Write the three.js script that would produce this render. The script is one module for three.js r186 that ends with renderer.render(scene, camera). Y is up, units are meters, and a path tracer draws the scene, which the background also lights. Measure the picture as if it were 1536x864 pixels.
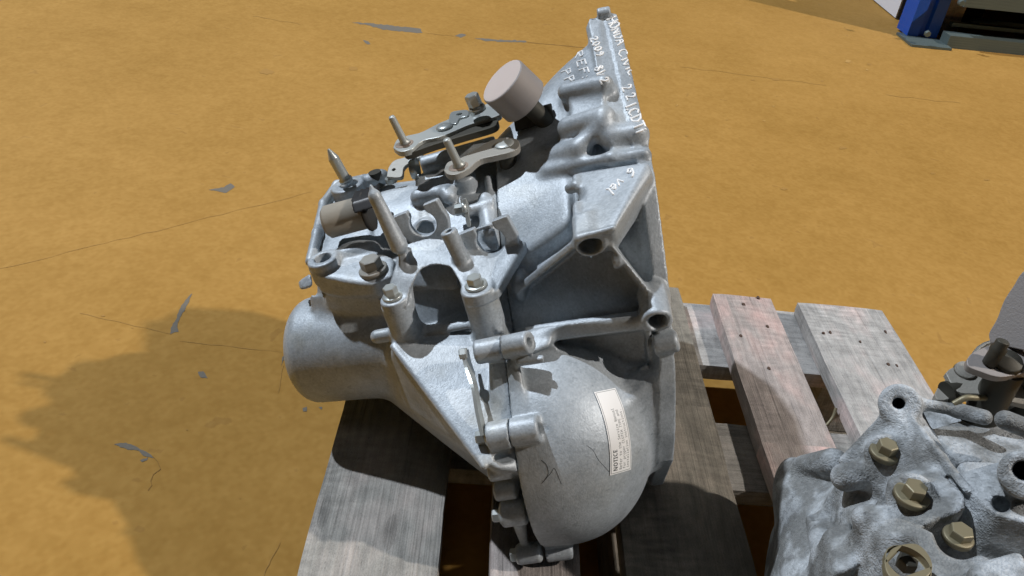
import * as THREE from 'three';
import { ConvexHull } from 'three/addons/math/ConvexHull.js';
import { mergeGeometries } from 'three/addons/utils/BufferGeometryUtils.js';
import { ImprovedNoise } from 'three/addons/math/ImprovedNoise.js';
import { RectAreaLightUniformsLib } from 'three/addons/lights/RectAreaLightUniformsLib.js';

// ------------------------------------------------------------------ camera, lamps, exposure
const scene = new THREE.Scene();
scene.background = new THREE.Color(0x000000);
const FOCAL = 1195, EYE = new THREE.Vector3(0, 0.72, 0), PALLET = 0.14, D2R = Math.PI / 180;
const camera = new THREE.PerspectiveCamera(2 * Math.atan(432 / FOCAL) / D2R, 16 / 9, 0.02, 60);
camera.rotation.order = 'YXZ';
camera.position.copy(EYE);
camera.rotation.set(-34.7 * D2R, -2.8 * D2R, 6.5 * D2R);
camera.updateMatrixWorld(true);
scene.add(camera);
const renderer = new THREE.WebGLRenderer({ antialias: true });
renderer.toneMapping = THREE.LinearToneMapping;
renderer.toneMappingExposure = 1.0;
renderer.shadowMap.enabled = true;
RectAreaLightUniformsLib.init();

// two high-bay lamps of the hall and one added fill panel, all above the frame
const LAMP_A = { at: [-4.66, 7.7, -3.45], power: 262, size: 5, colour: 0xeef5ff };
const LAMP_B = { at: [6.65, 6.7, 0.5], power: 196, size: 5, colour: 0xfff4ea };
const FILL_PANEL = { at: [0.6, 6.5, 1.6], w: 4, h: 2.4, power: 0.2, colour: 0xeaf2ff };

function tag(o, label, category, group, kind) {
  if (label) o.userData.label = label;
  if (category) o.userData.category = category;
  if (group) o.userData.group = group;
  if (kind) o.userData.kind = kind;
  return o;
}
const taken = {};
function numbered(name) { const n = taken[name] = (taken[name] ?? -1) + 1; return n ? name + '_' + String(n).padStart(3, '0') : name; }
const V = (x, y, z) => new THREE.Vector3(x, y, z);
function mesh(name, geo, mat, parent) {
  const m = new THREE.Mesh(geo, mat); m.name = name; m.castShadow = m.receiveShadow = true; parent.add(m); return m;
}
function thing(name, at, label, category, group) {
  const g = new THREE.Group(); g.name = numbered(name); g.position.copy(at); scene.add(g); tag(g, label, category, group); return g;
}
// geometry built in world metres, hung under a group that only has a position
function part(name, geo, mat, parent) {
  const o = V(0, 0, 0); for (let p = parent; p && p !== scene; p = p.parent) o.add(p.position);
  geo.translate(-o.x, -o.y, -o.z); return mesh(name, geo, mat, parent);
}
let seed = 7;
function rnd() { seed = (seed * 1664525 + 1013904223) >>> 0; return seed / 4294967296; }
const noise = new ImprovedNoise();
const fbm = (x, y, z) => noise.noise(x, y, z) * 0.55 + noise.noise(x * 2.1 + 7, y * 2.1, z * 2.1 + 3) * 0.3 + noise.noise(x * 4.3, y * 4.3 + 5, z * 4.3) * 0.18;

{ // high-bay lamps
  for (const [l, label] of [[LAMP_A, 'round high-bay lamp hanging beyond the pallet on the side of the gear casing'], [LAMP_B, 'round high-bay lamp hanging on the side of the blue rack']]) {
    const g = thing('ceiling_lamp', V(...l.at), label, 'lamp', 'high-bay lamps of the hall');
    const pts = [[0.0, 0.42], [0.05, 0.42], [0.07, 0.3], [0.12, 0.26], [0.24, 0.06], [0.25, 0.05], [0.235, 0.06], [0.11, 0.25], [0, 0.255]].map(p => new THREE.Vector2(...p));
    mesh('lamp_shade', new THREE.LatheGeometry(pts, 40), new THREE.MeshStandardMaterial({ color: 0x9a9a98, roughness: 0.5, metalness: 0.6 }), g);
    const bulb = mesh('bulb', new THREE.SphereGeometry(0.1, 24, 16), new THREE.MeshStandardMaterial({ color: 0xffffff, emissive: l.colour, emissiveIntensity: 4 }), g);
    bulb.position.y = 0.1;
    const s = new THREE.SpotLight(l.colour, l.power, 0, 60 * D2R, 0.4, 2);
    s.castShadow = true; s.shadow.radius = l.size; s.shadow.mapSize.set(2048, 2048); s.shadow.camera.near = 0.5; s.shadow.camera.far = 24;
    s.position.set(0, -0.06, 0); s.target.position.set(0.2 - l.at[0], -l.at[1], -1.0 - l.at[2]); g.add(s); g.add(s.target);
  }
  const g = thing('added_fill_panel', V(...FILL_PANEL.at), 'unseen flat fill panel added overhead to soften the shade', 'lamp');  // invented panel that gives soft fill light, no known lamp of the hall
  mesh('fill_panel_frame', new THREE.BoxGeometry(FILL_PANEL.w + 0.1, 0.06, FILL_PANEL.h + 0.1), new THREE.MeshStandardMaterial({ color: 0xb8b8b4, roughness: 0.6 }), g).position.y = 0.035;
  mesh('fill_diffuser', new THREE.BoxGeometry(FILL_PANEL.w, 0.012, FILL_PANEL.h), new THREE.MeshStandardMaterial({ color: 0xffffff, emissive: FILL_PANEL.colour, emissiveIntensity: 0.3 }), g).position.y = -0.003;
  const r = new THREE.RectAreaLight(FILL_PANEL.colour, FILL_PANEL.power, FILL_PANEL.w, FILL_PANEL.h); r.rotation.x = -Math.PI / 2; r.position.y = -0.02; g.add(r);
}

// ------------------------------------------------------------------ from photograph pixels to places
const ray = (x, y) => V((x - 768) / FOCAL, -(y - 432) / FOCAL, -1).applyQuaternion(camera.quaternion);
function at(x, y, h) { const v = ray(x, y); return v.multiplyScalar((h - EYE.y) / v.y).add(EYE); }      // on the level h
function onPlane(x, y, p, n) { const v = ray(x, y); return v.multiplyScalar(V().subVectors(p, EYE).dot(n) / v.dot(n)).add(EYE); }

// the first gearbox's own frame: fN along the shafts to the clutch side, fU and fW in the flange plane, fT its top, fF its front
const DIST = 0.74, K = DIST / FOCAL;
const fN = V().crossVectors(ray(1012, 690), ray(908, 15)).normalize(); if (fN.x < 0) fN.negate();
const fW = ray(957, 350).normalize().negate();
const fU = V().crossVectors(fW, fN).normalize();
const ORG = EYE.clone().addScaledVector(fW, -DIST);
const fT = V(0, 1, 0).addScaledVector(fN, -fN.y).normalize();
const fF = V().crossVectors(fN, fT).normalize();
const P = (x, y, w) => onPlane(x, y, ORG.clone().addScaledVector(fW, w * K), fW);
const L = (n, u, w) => ORG.clone().addScaledVector(fN, n * K).addScaledVector(fU, u * K).addScaledVector(fW, w * K);
const rs = (r, w) => r * K * (1 - w * K / DIST);
const flangeX = y => 908 + (y - 15) * (104 / 675);
const off = (p, v, d) => p.clone().addScaledVector(v, d * K);

// ------------------------------------------------------------------ castings: distance fields meshed with surface nets
const smin = (a, b, k) => { if (k <= 0) return Math.min(a, b); const h = Math.max(k - Math.abs(a - b), 0) / k; return Math.min(a, b) - h * h * k * 0.25; };
const smax = (a, b, k) => -smin(-a, -b, k);
function cap(a, b, r1, r2 = r1) {
  const d = V().subVectors(b, a), l2 = Math.max(d.lengthSq(), 1e-12), ax = a.x, ay = a.y, az = a.z, dx = d.x, dy = d.y, dz = d.z;
  return (x, y, z) => {
    const px = x - ax, py = y - ay, pz = z - az; let t = (px * dx + py * dy + pz * dz) / l2; t = t < 0 ? 0 : t > 1 ? 1 : t;
    const qx = px - dx * t, qy = py - dy * t, qz = pz - dz * t;
    return Math.sqrt(qx * qx + qy * qy + qz * qz) - (r1 + (r2 - r1) * t);
  };
}
function cyl(a, b, r, rd = 0.0012, r2 = r) {
  const d = V().subVectors(b, a), len = d.length(); d.normalize(); const ax = a.x, ay = a.y, az = a.z, dx = d.x, dy = d.y, dz = d.z;
  return (x, y, z) => {
    const px = x - ax, py = y - ay, pz = z - az, t = px * dx + py * dy + pz * dz;
    const rad = Math.sqrt(Math.max(0, px * px + py * py + pz * pz - t * t)) - (r + (r2 - r) * Math.min(1, Math.max(0, t / len))) + rd;
    const ax2 = Math.abs(t - len / 2) - len / 2 + rd;
    const ox = Math.max(rad, 0), oy = Math.max(ax2, 0);
    return Math.min(Math.max(rad, ax2), 0) + Math.sqrt(ox * ox + oy * oy) - rd;
  };
}
function ell(c, rn, ru, rw) {
  const cx = c.x, cy = c.y, cz = c.z, n = fN, u = fU, w = fW;
  return (x, y, z) => {
    const px = x - cx, py = y - cy, pz = z - cz;
    const a = (px * n.x + py * n.y + pz * n.z), b = (px * u.x + py * u.y + pz * u.z), c2 = (px * w.x + py * w.y + pz * w.z);
    const k0 = Math.hypot(a / rn, b / ru, c2 / rw), k1 = Math.hypot(a / rn / rn, b / ru / ru, c2 / rw / rw);
    return k1 < 1e-9 ? -Math.min(rn, ru, rw) : k0 * (k0 - 1) / k1;
  };
}
function hull(points, rd = 0.003) {
  const h = new ConvexHull().setFromPoints(points), pl = [];
  for (const f of h.faces) {
    const n = f.normal, c = f.constant;
    if (!pl.some(q => q[0] * n.x + q[1] * n.y + q[2] * n.z > 0.9995 && Math.abs(q[3] - c) < 0.0006)) pl.push([n.x, n.y, n.z, c]);
  }
  const m = pl.length, A = new Float64Array(m * 4); pl.forEach((q, i) => A.set(q, i * 4));
  return (x, y, z) => {
    let d = -1e9;
    for (let i = 0; i < m; i++) {
      const e = A[4 * i] * x + A[4 * i + 1] * y + A[4 * i + 2] * z - A[4 * i + 3];
      if (e > d - rd) d = d < -1e8 ? e : smax(d, e, rd);
    }
    return d;
  };
}
// slab: outline points on a plane, thickened along a direction
const slab = (pts, dir, depth, rd) => hull([...pts, ...pts.map(p => off(p, dir, depth))], rd);
function prism(pts, n, o, n0, n1, rd = 0.0015) {   // outline in the plane through o with normal n, run along n from n0 to n1 pixels
  const U = V(0, 1, 0).addScaledVector(n, -n.y).normalize(), W = V().crossVectors(n, U);
  const q = pts.map(p => { const v = V().subVectors(p, o); return [v.dot(U), v.dot(W)]; }), a = n0 * K, b = n1 * K;
  return (x, y, z) => {
    const vx = x - o.x, vy = y - o.y, vz = z - o.z;
    const nn = vx * n.x + vy * n.y + vz * n.z, u = vx * U.x + vy * U.y + vz * U.z, w = vx * W.x + vy * W.y + vz * W.z;
    let d = 1e9, s = 1;
    for (let i = 0, j = q.length - 1; i < q.length; j = i++) {
      const ex = q[j][0] - q[i][0], ey = q[j][1] - q[i][1], wx = u - q[i][0], wy = w - q[i][1];
      const t = Math.min(1, Math.max(0, (wx * ex + wy * ey) / (ex * ex + ey * ey))), bx = wx - ex * t, by = wy - ey * t;
      d = Math.min(d, bx * bx + by * by);
      const c1 = w >= q[i][1], c2 = w < q[j][1], c3 = ex * wy > ey * wx;
      if ((c1 && c2 && c3) || (!c1 && !c2 && !c3)) s = -s;
    }
    return smax(s * Math.sqrt(d), Math.max(a - nn, nn - b), rd);
  };
}
const half = (p, n) => { const c = p.dot(n); return (x, y, z) => n.x * x + n.y * y + n.z * z - c; };   // inside: behind the plane
class Casting {
  constructor() { this.ops = []; this.cuts = []; }
  add(f, k = 8) { this.ops.push({ f, k: k * K, s: 1 }); return this; }
  sub(f, k = 4) { this.ops.push({ f, k: k * K, s: -1 }); return this; }
  keep(f) { this.cuts.push(f); return this; }
  eval(x, y, z, ops = this.ops) {
    let d = 1e3;
    for (const o of ops) d = o.s > 0 ? (d > 1e2 ? o.f(x, y, z) : smin(d, o.f(x, y, z), o.k)) : smax(d, -o.f(x, y, z), o.k);
    for (const c of this.cuts) d = Math.max(d, c(x, y, z));
    return d;
  }
  build(lo, hi, cell) {
    const B = 8, nb = [0, 1, 2].map(i => Math.ceil((hi[i] - lo[i]) / cell / B)), nx = nb[0] * B + 1, ny = nb[1] * B + 1, nz = nb[2] * B + 1;
    const F = new Float32Array(nx * ny * nz).fill(1), R = cell * B * 0.5 * Math.sqrt(3), lists = new Array(nb[0] * nb[1] * nb[2]);
    for (let bz = 0; bz < nb[2]; bz++) for (let by = 0; by < nb[1]; by++) for (let bx = 0; bx < nb[0]; bx++) {
      const cx = lo[0] + (bx + 0.5) * B * cell, cy = lo[1] + (by + 0.5) * B * cell, cz = lo[2] + (bz + 0.5) * B * cell;
      const list = this.ops.filter(o => o.f(cx, cy, cz) < R * 1.4 + o.k + cell * 3);
      const d = list.length ? this.eval(cx, cy, cz, list) : 1;
      const near = Math.abs(d) < R * 1.5 + cell;
      if (near) lists[bx + nb[0] * (by + nb[1] * bz)] = list;
      const ex = bx === nb[0] - 1 ? 1 : 0, ey = by === nb[1] - 1 ? 1 : 0, ez = bz === nb[2] - 1 ? 1 : 0;
      for (let k = 0; k < B + ez; k++) for (let j = 0; j < B + ey; j++) {
        let i0 = bx * B + nx * ((by * B + j) + ny * (bz * B + k));
        for (let i = 0; i < B + ex; i++) F[i0++] = near ? this.eval(lo[0] + (bx * B + i) * cell, lo[1] + (by * B + j) * cell, lo[2] + (bz * B + k) * cell, list) : d;
      }
    }
    const sx = 1, sy = nx, sz = nx * ny, id = new Int32Array(nx * ny * nz).fill(-1), pos = [], nor = [], idx = [];
    const corner = [0, sx, sy, sx + sy, sz, sx + sz, sy + sz, sx + sy + sz];
    const E = [[0, 1], [2, 3], [4, 5], [6, 7], [0, 2], [1, 3], [4, 6], [5, 7], [0, 4], [1, 5], [2, 6], [3, 7]];
    const e = cell * 0.3, g = [0, 0, 0];
    for (let k = 0; k < nz - 1; k++) for (let j = 0; j < ny - 1; j++) for (let i = 0; i < nx - 1; i++) {
      const c = i + sy * j + sz * k; let m = 0;
      for (let q = 0; q < 8; q++) if (F[c + corner[q]] < 0) m |= 1 << q;
      if (m === 0 || m === 255) continue;
      let x = 0, y = 0, z = 0, n = 0;
      for (const [a, b] of E) {
        if (((m >> a) & 1) === ((m >> b) & 1)) continue;
        const fa = F[c + corner[a]], fb = F[c + corner[b]], t = fa / (fa - fb);
        x += (a & 1) + ((b & 1) - (a & 1)) * t; y += ((a >> 1) & 1) + (((b >> 1) & 1) - ((a >> 1) & 1)) * t; z += (a >> 2) + ((b >> 2) - (a >> 2)) * t; n++;
      }
      x = lo[0] + (i + x / n) * cell; y = lo[1] + (j + y / n) * cell; z = lo[2] + (k + z / n) * cell;
      const list = lists[Math.min(nb[0] - 1, i >> 3) + nb[0] * (Math.min(nb[1] - 1, j >> 3) + nb[1] * Math.min(nb[2] - 1, k >> 3))] ?? this.ops;
      let gl = 1;
      for (let s = 0; s < 2; s++) {
        g[0] = this.eval(x + e, y, z, list) - this.eval(x - e, y, z, list); g[1] = this.eval(x, y + e, z, list) - this.eval(x, y - e, z, list); g[2] = this.eval(x, y, z + e, list) - this.eval(x, y, z - e, list);
        gl = Math.hypot(...g) || 1;
        if (s === 0) { let d = this.eval(x, y, z, list); d = Math.max(-cell * 0.7, Math.min(cell * 0.7, d)); x -= g[0] / gl * d; y -= g[1] / gl * d; z -= g[2] / gl * d; }
      }
      id[c] = pos.length / 3; pos.push(x, y, z); nor.push(g[0] / gl, g[1] / gl, g[2] / gl);
    }
    const quad = (a, b, c, d, flip) => { if (a < 0 || b < 0 || c < 0 || d < 0) return; flip ? idx.push(a, d, c, a, c, b) : idx.push(a, b, c, a, c, d); };
    for (let k = 1; k < nz - 1; k++) for (let j = 1; j < ny - 1; j++) for (let i = 1; i < nx - 1; i++) {
      const c = i + sy * j + sz * k, a = F[c] < 0;
      if (a !== F[c + sx] < 0) quad(id[c - sy - sz], id[c - sz], id[c], id[c - sy], !a);
      if (a !== F[c + sy] < 0) quad(id[c - sx - sz], id[c - sx], id[c], id[c - sz], !a);
      if (a !== F[c + sz] < 0) quad(id[c - sx - sy], id[c - sy], id[c], id[c - sx], !a);
    }
    const geo = new THREE.BufferGeometry();
    geo.setAttribute('position', new THREE.Float32BufferAttribute(pos, 3)); geo.setAttribute('normal', new THREE.Float32BufferAttribute(nor, 3)); geo.setIndex(idx);
    return geo;
  }
  hit(x, y) {   // where the line of sight through a photograph pixel meets the casting
    const v = ray(x, y).normalize(); let t = 0.3;
    for (let i = 0; i < 200 && t < 2; i++) { const p = EYE.clone().addScaledVector(v, t), d = this.eval(p.x, p.y, p.z); if (d < 0.0001) return p; t += d * 0.8; }
    return null;
  }
}
// texture coordinates in metres from the side each face looks to (vertices split where the side changes), plus vertex tints
function boxUV(geo, tint) {
  const p = geo.attributes.position, n = geo.attributes.normal, ix = geo.index.array, map = new Map(), np = [], nn = [], nu = [], nc = [], ni = new Uint32Array(ix.length);
  for (let t = 0; t < ix.length; t += 3) {
    let ax = 0, ay = 0, az = 0;
    for (let q = 0; q < 3; q++) { ax += n.getX(ix[t + q]); ay += n.getY(ix[t + q]); az += n.getZ(ix[t + q]); }
    ax = Math.abs(ax); ay = Math.abs(ay); az = Math.abs(az); const s = ay >= ax && ay >= az ? 1 : ax >= az ? 0 : 2;
    for (let q = 0; q < 3; q++) {
      const i = ix[t + q], key = i * 3 + s; let m = map.get(key);
      if (m === undefined) {
        m = np.length / 3; map.set(key, m);
        const x = p.getX(i), y = p.getY(i), z = p.getZ(i); np.push(x, y, z); nn.push(n.getX(i), n.getY(i), n.getZ(i));
        s === 1 ? nu.push(x, z) : s === 0 ? nu.push(z, y) : nu.push(x, y);
        nc.push(...tint(x, y, z));
      }
      ni[t + q] = m;
    }
  }
  const g = new THREE.BufferGeometry();
  g.setAttribute('position', new THREE.Float32BufferAttribute(np, 3)); g.setAttribute('normal', new THREE.Float32BufferAttribute(nn, 3));
  g.setAttribute('uv', new THREE.Float32BufferAttribute(nu, 2)); g.setAttribute('color', new THREE.Float32BufferAttribute(nc, 3)); g.setIndex(new THREE.BufferAttribute(ni, 1));
  return g;
}

// ------------------------------------------------------------------ procedural textures
function dataTex(size, fn, srgb, rep = 1) {
  const d = new Uint8Array(size * size * 4);
  for (let j = 0; j < size; j++) for (let i = 0; i < size; i++) { const c = fn(i, j); d.set([c[0], c[1], c[2], 255], 4 * (i + size * j)); }
  const t = new THREE.DataTexture(d, size, size); t.wrapS = t.wrapT = THREE.RepeatWrapping; t.magFilter = THREE.LinearFilter; t.minFilter = THREE.LinearMipmapLinearFilter; t.generateMipmaps = true;
  if (srgb) t.colorSpace = THREE.SRGBColorSpace; t.repeat.set(rep, rep); t.needsUpdate = true; return t;
}
const tileable = (size, cell) => {   // smooth value noise that repeats over the texture
  const n = Math.round(size / cell), g = Array.from({ length: n * n }, rnd);
  return (i, j) => {
    const x = i / size * n, y = j / size * n, x0 = Math.floor(x), y0 = Math.floor(y), fx = x - x0, fy = y - y0, a = fx * fx * (3 - 2 * fx), b = fy * fy * (3 - 2 * fy);
    const G = (p, q) => g[((p % n) + n) % n + n * (((q % n) + n) % n)];
    return (G(x0, y0) * (1 - a) + G(x0 + 1, y0) * a) * (1 - b) + (G(x0, y0 + 1) * (1 - a) + G(x0 + 1, y0 + 1) * a) * b;
  };
};
const clamp255 = v => Math.max(0, Math.min(255, v));
const n2 = tileable(512, 2), n4 = tileable(512, 4), n8 = tileable(512, 8), n16 = tileable(512, 16), n64 = tileable(512, 64);
const castGrain = dataTex(512, (i, j) => { const v = 255 * (0.35 * n2(i, j) + 0.3 * n4(i, j) + 0.2 * n8(i, j) + 0.15 * n16(i, j)); return [v, v, v]; }, false, 8);
const castColour = dataTex(512, (i, j) => {
  let v = 208 + 20 * (n4(i, j) - 0.5) + 16 * (n2(i, j) - 0.5) + 26 * (n64(i, j) - 0.5) + 14 * (n16(i, j) - 0.5); if (n8(i, j) > 0.9) v -= 14;
  return [clamp255(v - 6), clamp255(v + 3), clamp255(v + 9)];
}, true, 5);
const oxideColour = dataTex(512, (i, j) => {
  let v = 200 + 40 * (n64(i, j) - 0.5) + 26 * (n16(i, j) - 0.5) + 26 * (n4(i, j) - 0.5) + 24 * (n2(i, j) - 0.5); if (n8(i, j) > 0.92) v -= 34;
  return [clamp255(v), clamp255(v + 4), clamp255(v + 7)];
}, true, 4);
const aluminium = new THREE.MeshStandardMaterial({ color: 0xffffff, vertexColors: true, map: castColour, roughness: 0.5, metalness: 0.2, bumpMap: castGrain, bumpScale: 0.00022 });
const oxidised = new THREE.MeshStandardMaterial({ color: 0xffffff, vertexColors: true, map: oxideColour, roughness: 0.75, metalness: 0.1, bumpMap: castGrain, bumpScale: 0.0012 });
const steel = new THREE.MeshStandardMaterial({ color: 0xb0b6b4, roughness: 0.42, metalness: 0.3 });
const zinc = new THREE.MeshStandardMaterial({ color: 0xb4bbba, roughness: 0.32, metalness: 0.5 });
const dullSteel = new THREE.MeshStandardMaterial({ color: 0x9d9c95, roughness: 0.55, metalness: 0.25, bumpMap: castGrain, bumpScale: 0.0003 });
const darkSteel = new THREE.MeshStandardMaterial({ color: 0x47463f, roughness: 0.6, metalness: 0.5 });
const weightSteel = new THREE.MeshStandardMaterial({ color: 0x979391, roughness: 0.55, metalness: 0.3, bumpMap: castGrain, bumpScale: 0.0002 });
const weightFace = new THREE.MeshStandardMaterial({ color: 0xe0d3cc, roughness: 0.6, metalness: 0.05, bumpMap: castGrain, bumpScale: 0.0003 });
const rustGrey = new THREE.MeshStandardMaterial({ color: 0x9a8c80, roughness: 0.8, bumpMap: castGrain, bumpScale: 0.0004 });
const brass = new THREE.MeshStandardMaterial({ color: 0x837d66, roughness: 0.5, metalness: 0.35 });
const blackPlastic = new THREE.MeshStandardMaterial({ color: 0x1b1c1e, roughness: 0.45 });
const sensorGrey = new THREE.MeshStandardMaterial({ color: 0xa19c90, roughness: 0.7, metalness: 0.15, bumpMap: castGrain, bumpScale: 0.0003 });
const rubberDark = new THREE.MeshStandardMaterial({ color: 0x2c2b28, roughness: 0.8 });
const whiteMarker = new THREE.MeshStandardMaterial({ color: 0xf2f4f4, roughness: 0.7 });

// ------------------------------------------------------------------ floor
const m64 = tileable(1024, 64), m128 = tileable(1024, 256), m8 = tileable(1024, 8), m3 = tileable(1024, 3), m20 = tileable(1024, 20);
const floorTex = dataTex(1024, (i, j) => {
  const a = 0.5 * (m128(i, j) - 0.5) + 0.35 * (m64(i, j) - 0.5) + 0.2 * (m20(i, j) - 0.5), f = (m3(i, j) - 0.5) * 10 + (m8(i, j) - 0.5) * 7;
  let r = 163 + a * 20 + f, g = 124 + a * 18 + f, b = 55 + a * 18 + f;
  if (m8(i, j) > 0.93 && m20(i, j) > 0.62) { r -= 10; g -= 9; b -= 5; }
  return [clamp255(r), clamp255(g), clamp255(b)];
}, true, 0.55);
const floorBump = dataTex(512, (i, j) => { const v = 255 * (0.6 * n64(i, j) + 0.25 * n16(i, j) + 0.15 * n4(i, j)); return [v, v, v]; }, false, 1.6);
const floorMat = new THREE.MeshStandardMaterial({ map: floorTex, roughness: 0.88, bumpMap: floorBump, bumpScale: 0.0003 });
const floorGeo = new THREE.PlaneGeometry(16, 14); floorGeo.rotateX(-Math.PI / 2); floorGeo.translate(0, 0, -3);
{ const p = floorGeo.attributes.position, uv = floorGeo.attributes.uv; for (let i = 0; i < p.count; i++) uv.setXY(i, p.getX(i) * 0.97 + p.getZ(i) * 0.24, p.getZ(i) * 0.97 - p.getX(i) * 0.24); }
const floor = tag(mesh('floor', floorGeo, floorMat, scene), 'ochre painted concrete floor with chips and fine cracks', 'floor', null, 'structure');
const bareConcrete = new THREE.MeshStandardMaterial({ color: 0x6f6a60, roughness: 0.9, bumpMap: castGrain, bumpScale: 0.0006 });
const darkScuff = new THREE.MeshStandardMaterial({ color: 0xa07a3a, roughness: 0.8 });
const crackMat = new THREE.MeshStandardMaterial({ color: 0x86652f, roughness: 0.9 });
const paleScuff = new THREE.MeshStandardMaterial({ color: 0xb58f4e, roughness: 0.8 });
let markLevel = 0;
function floorPatch(name, px, mat) {   // flat mark: outline in photograph pixels laid on the floor, edges roughened
  const pts = [];
  for (let i = 0; i < px.length; i++) {
    const a = px[i], b = px[(i + 1) % px.length], n = Math.max(1, Math.round(Math.hypot(b[0] - a[0], b[1] - a[1]) / 4));
    for (let k = 0; k < n; k++) pts.push([a[0] + (b[0] - a[0]) * k / n + (rnd() - 0.5) * 2.4, a[1] + (b[1] - a[1]) * k / n + (rnd() - 0.5) * 1.6]);
  }
  const w = pts.map(p => at(p[0], p[1], 0)), s = new THREE.Shape(w.map(p => new THREE.Vector2(p.x, -p.z)));
  const g = new THREE.ShapeGeometry(s); g.rotateX(-Math.PI / 2); markLevel += 0.000012; g.translate(0, 0.0003 + markLevel, 0);
  mesh(name, g, mat, floor);
}
function floorLine(name, px, width, mat) {
  const up = [], dn = [];
  px.forEach((p, i) => {
    const q = px[Math.min(i + 1, px.length - 1)], o = px[Math.max(i - 1, 0)], l = Math.hypot(q[0] - o[0], q[1] - o[1]), w = width * (0.15 + rnd() * 0.45);
    up.push([p[0] - (q[1] - o[1]) / l * w, p[1] + (q[0] - o[0]) / l * w]); dn.unshift([p[0] + (q[1] - o[1]) / l * w, p[1] - (q[0] - o[0]) / l * w]);
  });
  const w = [...up, ...dn].map(p => at(p[0], p[1], 0)), g = new THREE.ShapeGeometry(new THREE.Shape(w.map(p => new THREE.Vector2(p.x, -p.z))));
  g.rotateX(-Math.PI / 2); markLevel += 0.000012; g.translate(0, 0.0003 + markLevel, 0); mesh(name, g, mat, floor);
}
const wobble = (a, b, n, amp) => Array.from({ length: n + 1 }, (_, i) => [a[0] + (b[0] - a[0]) * i / n + (rnd() - 0.5) * amp, a[1] + (b[1] - a[1]) * i / n + (rnd() - 0.5) * amp]);
floorPatch('paint_chip', [[528, 34], [556, 35], [600, 40], [632, 43], [634, 50], [606, 48], [572, 44], [552, 38]], bareConcrete);
floorPatch('paint_chip', [[683, 54], [694, 50], [700, 53], [692, 56]], bareConcrete);
floorPatch('paint_chip', [[712, 57], [740, 59], [788, 61], [790, 64], [750, 63], [724, 61]], bareConcrete);
floorPatch('paint_chip', [[545, 60], [554, 63], [556, 67], [548, 65]], bareConcrete);
floorPatch('paint_chip', [[314, 285], [332, 282], [346, 276], [352, 281], [340, 290], [328, 287]], bareConcrete);
floorPatch('paint_chip', [[268, 466], [280, 448], [288, 440], [282, 456], [274, 470], [266, 488], [268, 498], [254, 501], [258, 488], [264, 480]], bareConcrete);
floorPatch('paint_chip', [[170, 667], [188, 664], [208, 672], [222, 679], [232, 688], [216, 684], [208, 676], [192, 674]], bareConcrete);
floorPatch('paint_chip', [[210, 690], [222, 686], [220, 691], [213, 693]], bareConcrete);
floorLine('floor_crack', [[228, 684], [236, 692], [241, 704], [230, 712], [226, 722], [228, 728], [222, 736]], 1.4, crackMat);
floorPatch('paint_chip', [[296, 558], [306, 557], [312, 568], [300, 566]], bareConcrete);
floorPatch('paint_chip', [[433, 516], [429, 532], [422, 549], [424, 536]], bareConcrete);
floorPatch('paint_chip', [[453, 613], [460, 610], [459, 618], [455, 618]], bareConcrete);
floorPatch('paint_chip', [[478, 611], [483, 611], [482, 615]], bareConcrete);
floorLine('floor_crack', wobble([0, 404], [470, 288], 24, 2.5), 0.8, darkScuff);
floorLine('floor_crack', wobble([120, 470], [258, 502], 10, 2), 0.7, darkScuff);
floorLine('floor_crack', wobble([270, 512], [450, 532], 12, 2), 0.7, darkScuff);
floorLine('floor_crack', wobble([1020, 100], [1240, 128], 14, 2), 0.8, darkScuff);
floorLine('floor_crack', wobble([1330, 143], [1440, 155], 9, 2), 0.9, darkScuff);
floorLine('floor_crack', wobble([380, 24], [450, 36], 8, 2), 0.8, darkScuff);
floorLine('floor_crack', wobble([640, 50], [682, 54], 5, 1.5), 0.8, darkScuff);
floorLine('floor_crack', wobble([790, 63], [880, 72], 7, 1.5), 0.9, crackMat);
floorLine('floor_crack', wobble([395, 864], [420, 815], 6, 3), 1.2, darkScuff);
floorLine('floor_crack', wobble([425, 548], [418, 590], 5, 2), 0.8, darkScuff);
for (const [x, y, r] of [[400, 108, 11], [530, 103, 7], [640, 104, 4], [1164, 119, 6], [1233, 122, 3], [1304, 96, 4], [1265, 222, 6], [1030, 204, 2.5], [1176, 283, 5], [1130, 120, 3], [155, 474, 3], [68, 513, 2.5], [199, 492, 2], [360, 748, 2], [1480, 270, 4], [280, 645, 2], [1400, 260, 3], [1090, 180, 2]])
  floorPatch('floor_spot', Array.from({ length: 8 }, (_, i) => [x + Math.cos(i * 0.785) * r, y + Math.sin(i * 0.785) * r * 0.38]), darkScuff);
for (const [x, y, r] of [[1272, 92, 5], [1146, 182, 2], [1300, 105, 3], [1016, 158, 2], [1160, 160, 2]])
  floorPatch('floor_spot', Array.from({ length: 8 }, (_, i) => [x + Math.cos(i * 0.785) * r, y + Math.sin(i * 0.785) * r * 0.4]), paleScuff);

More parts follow.
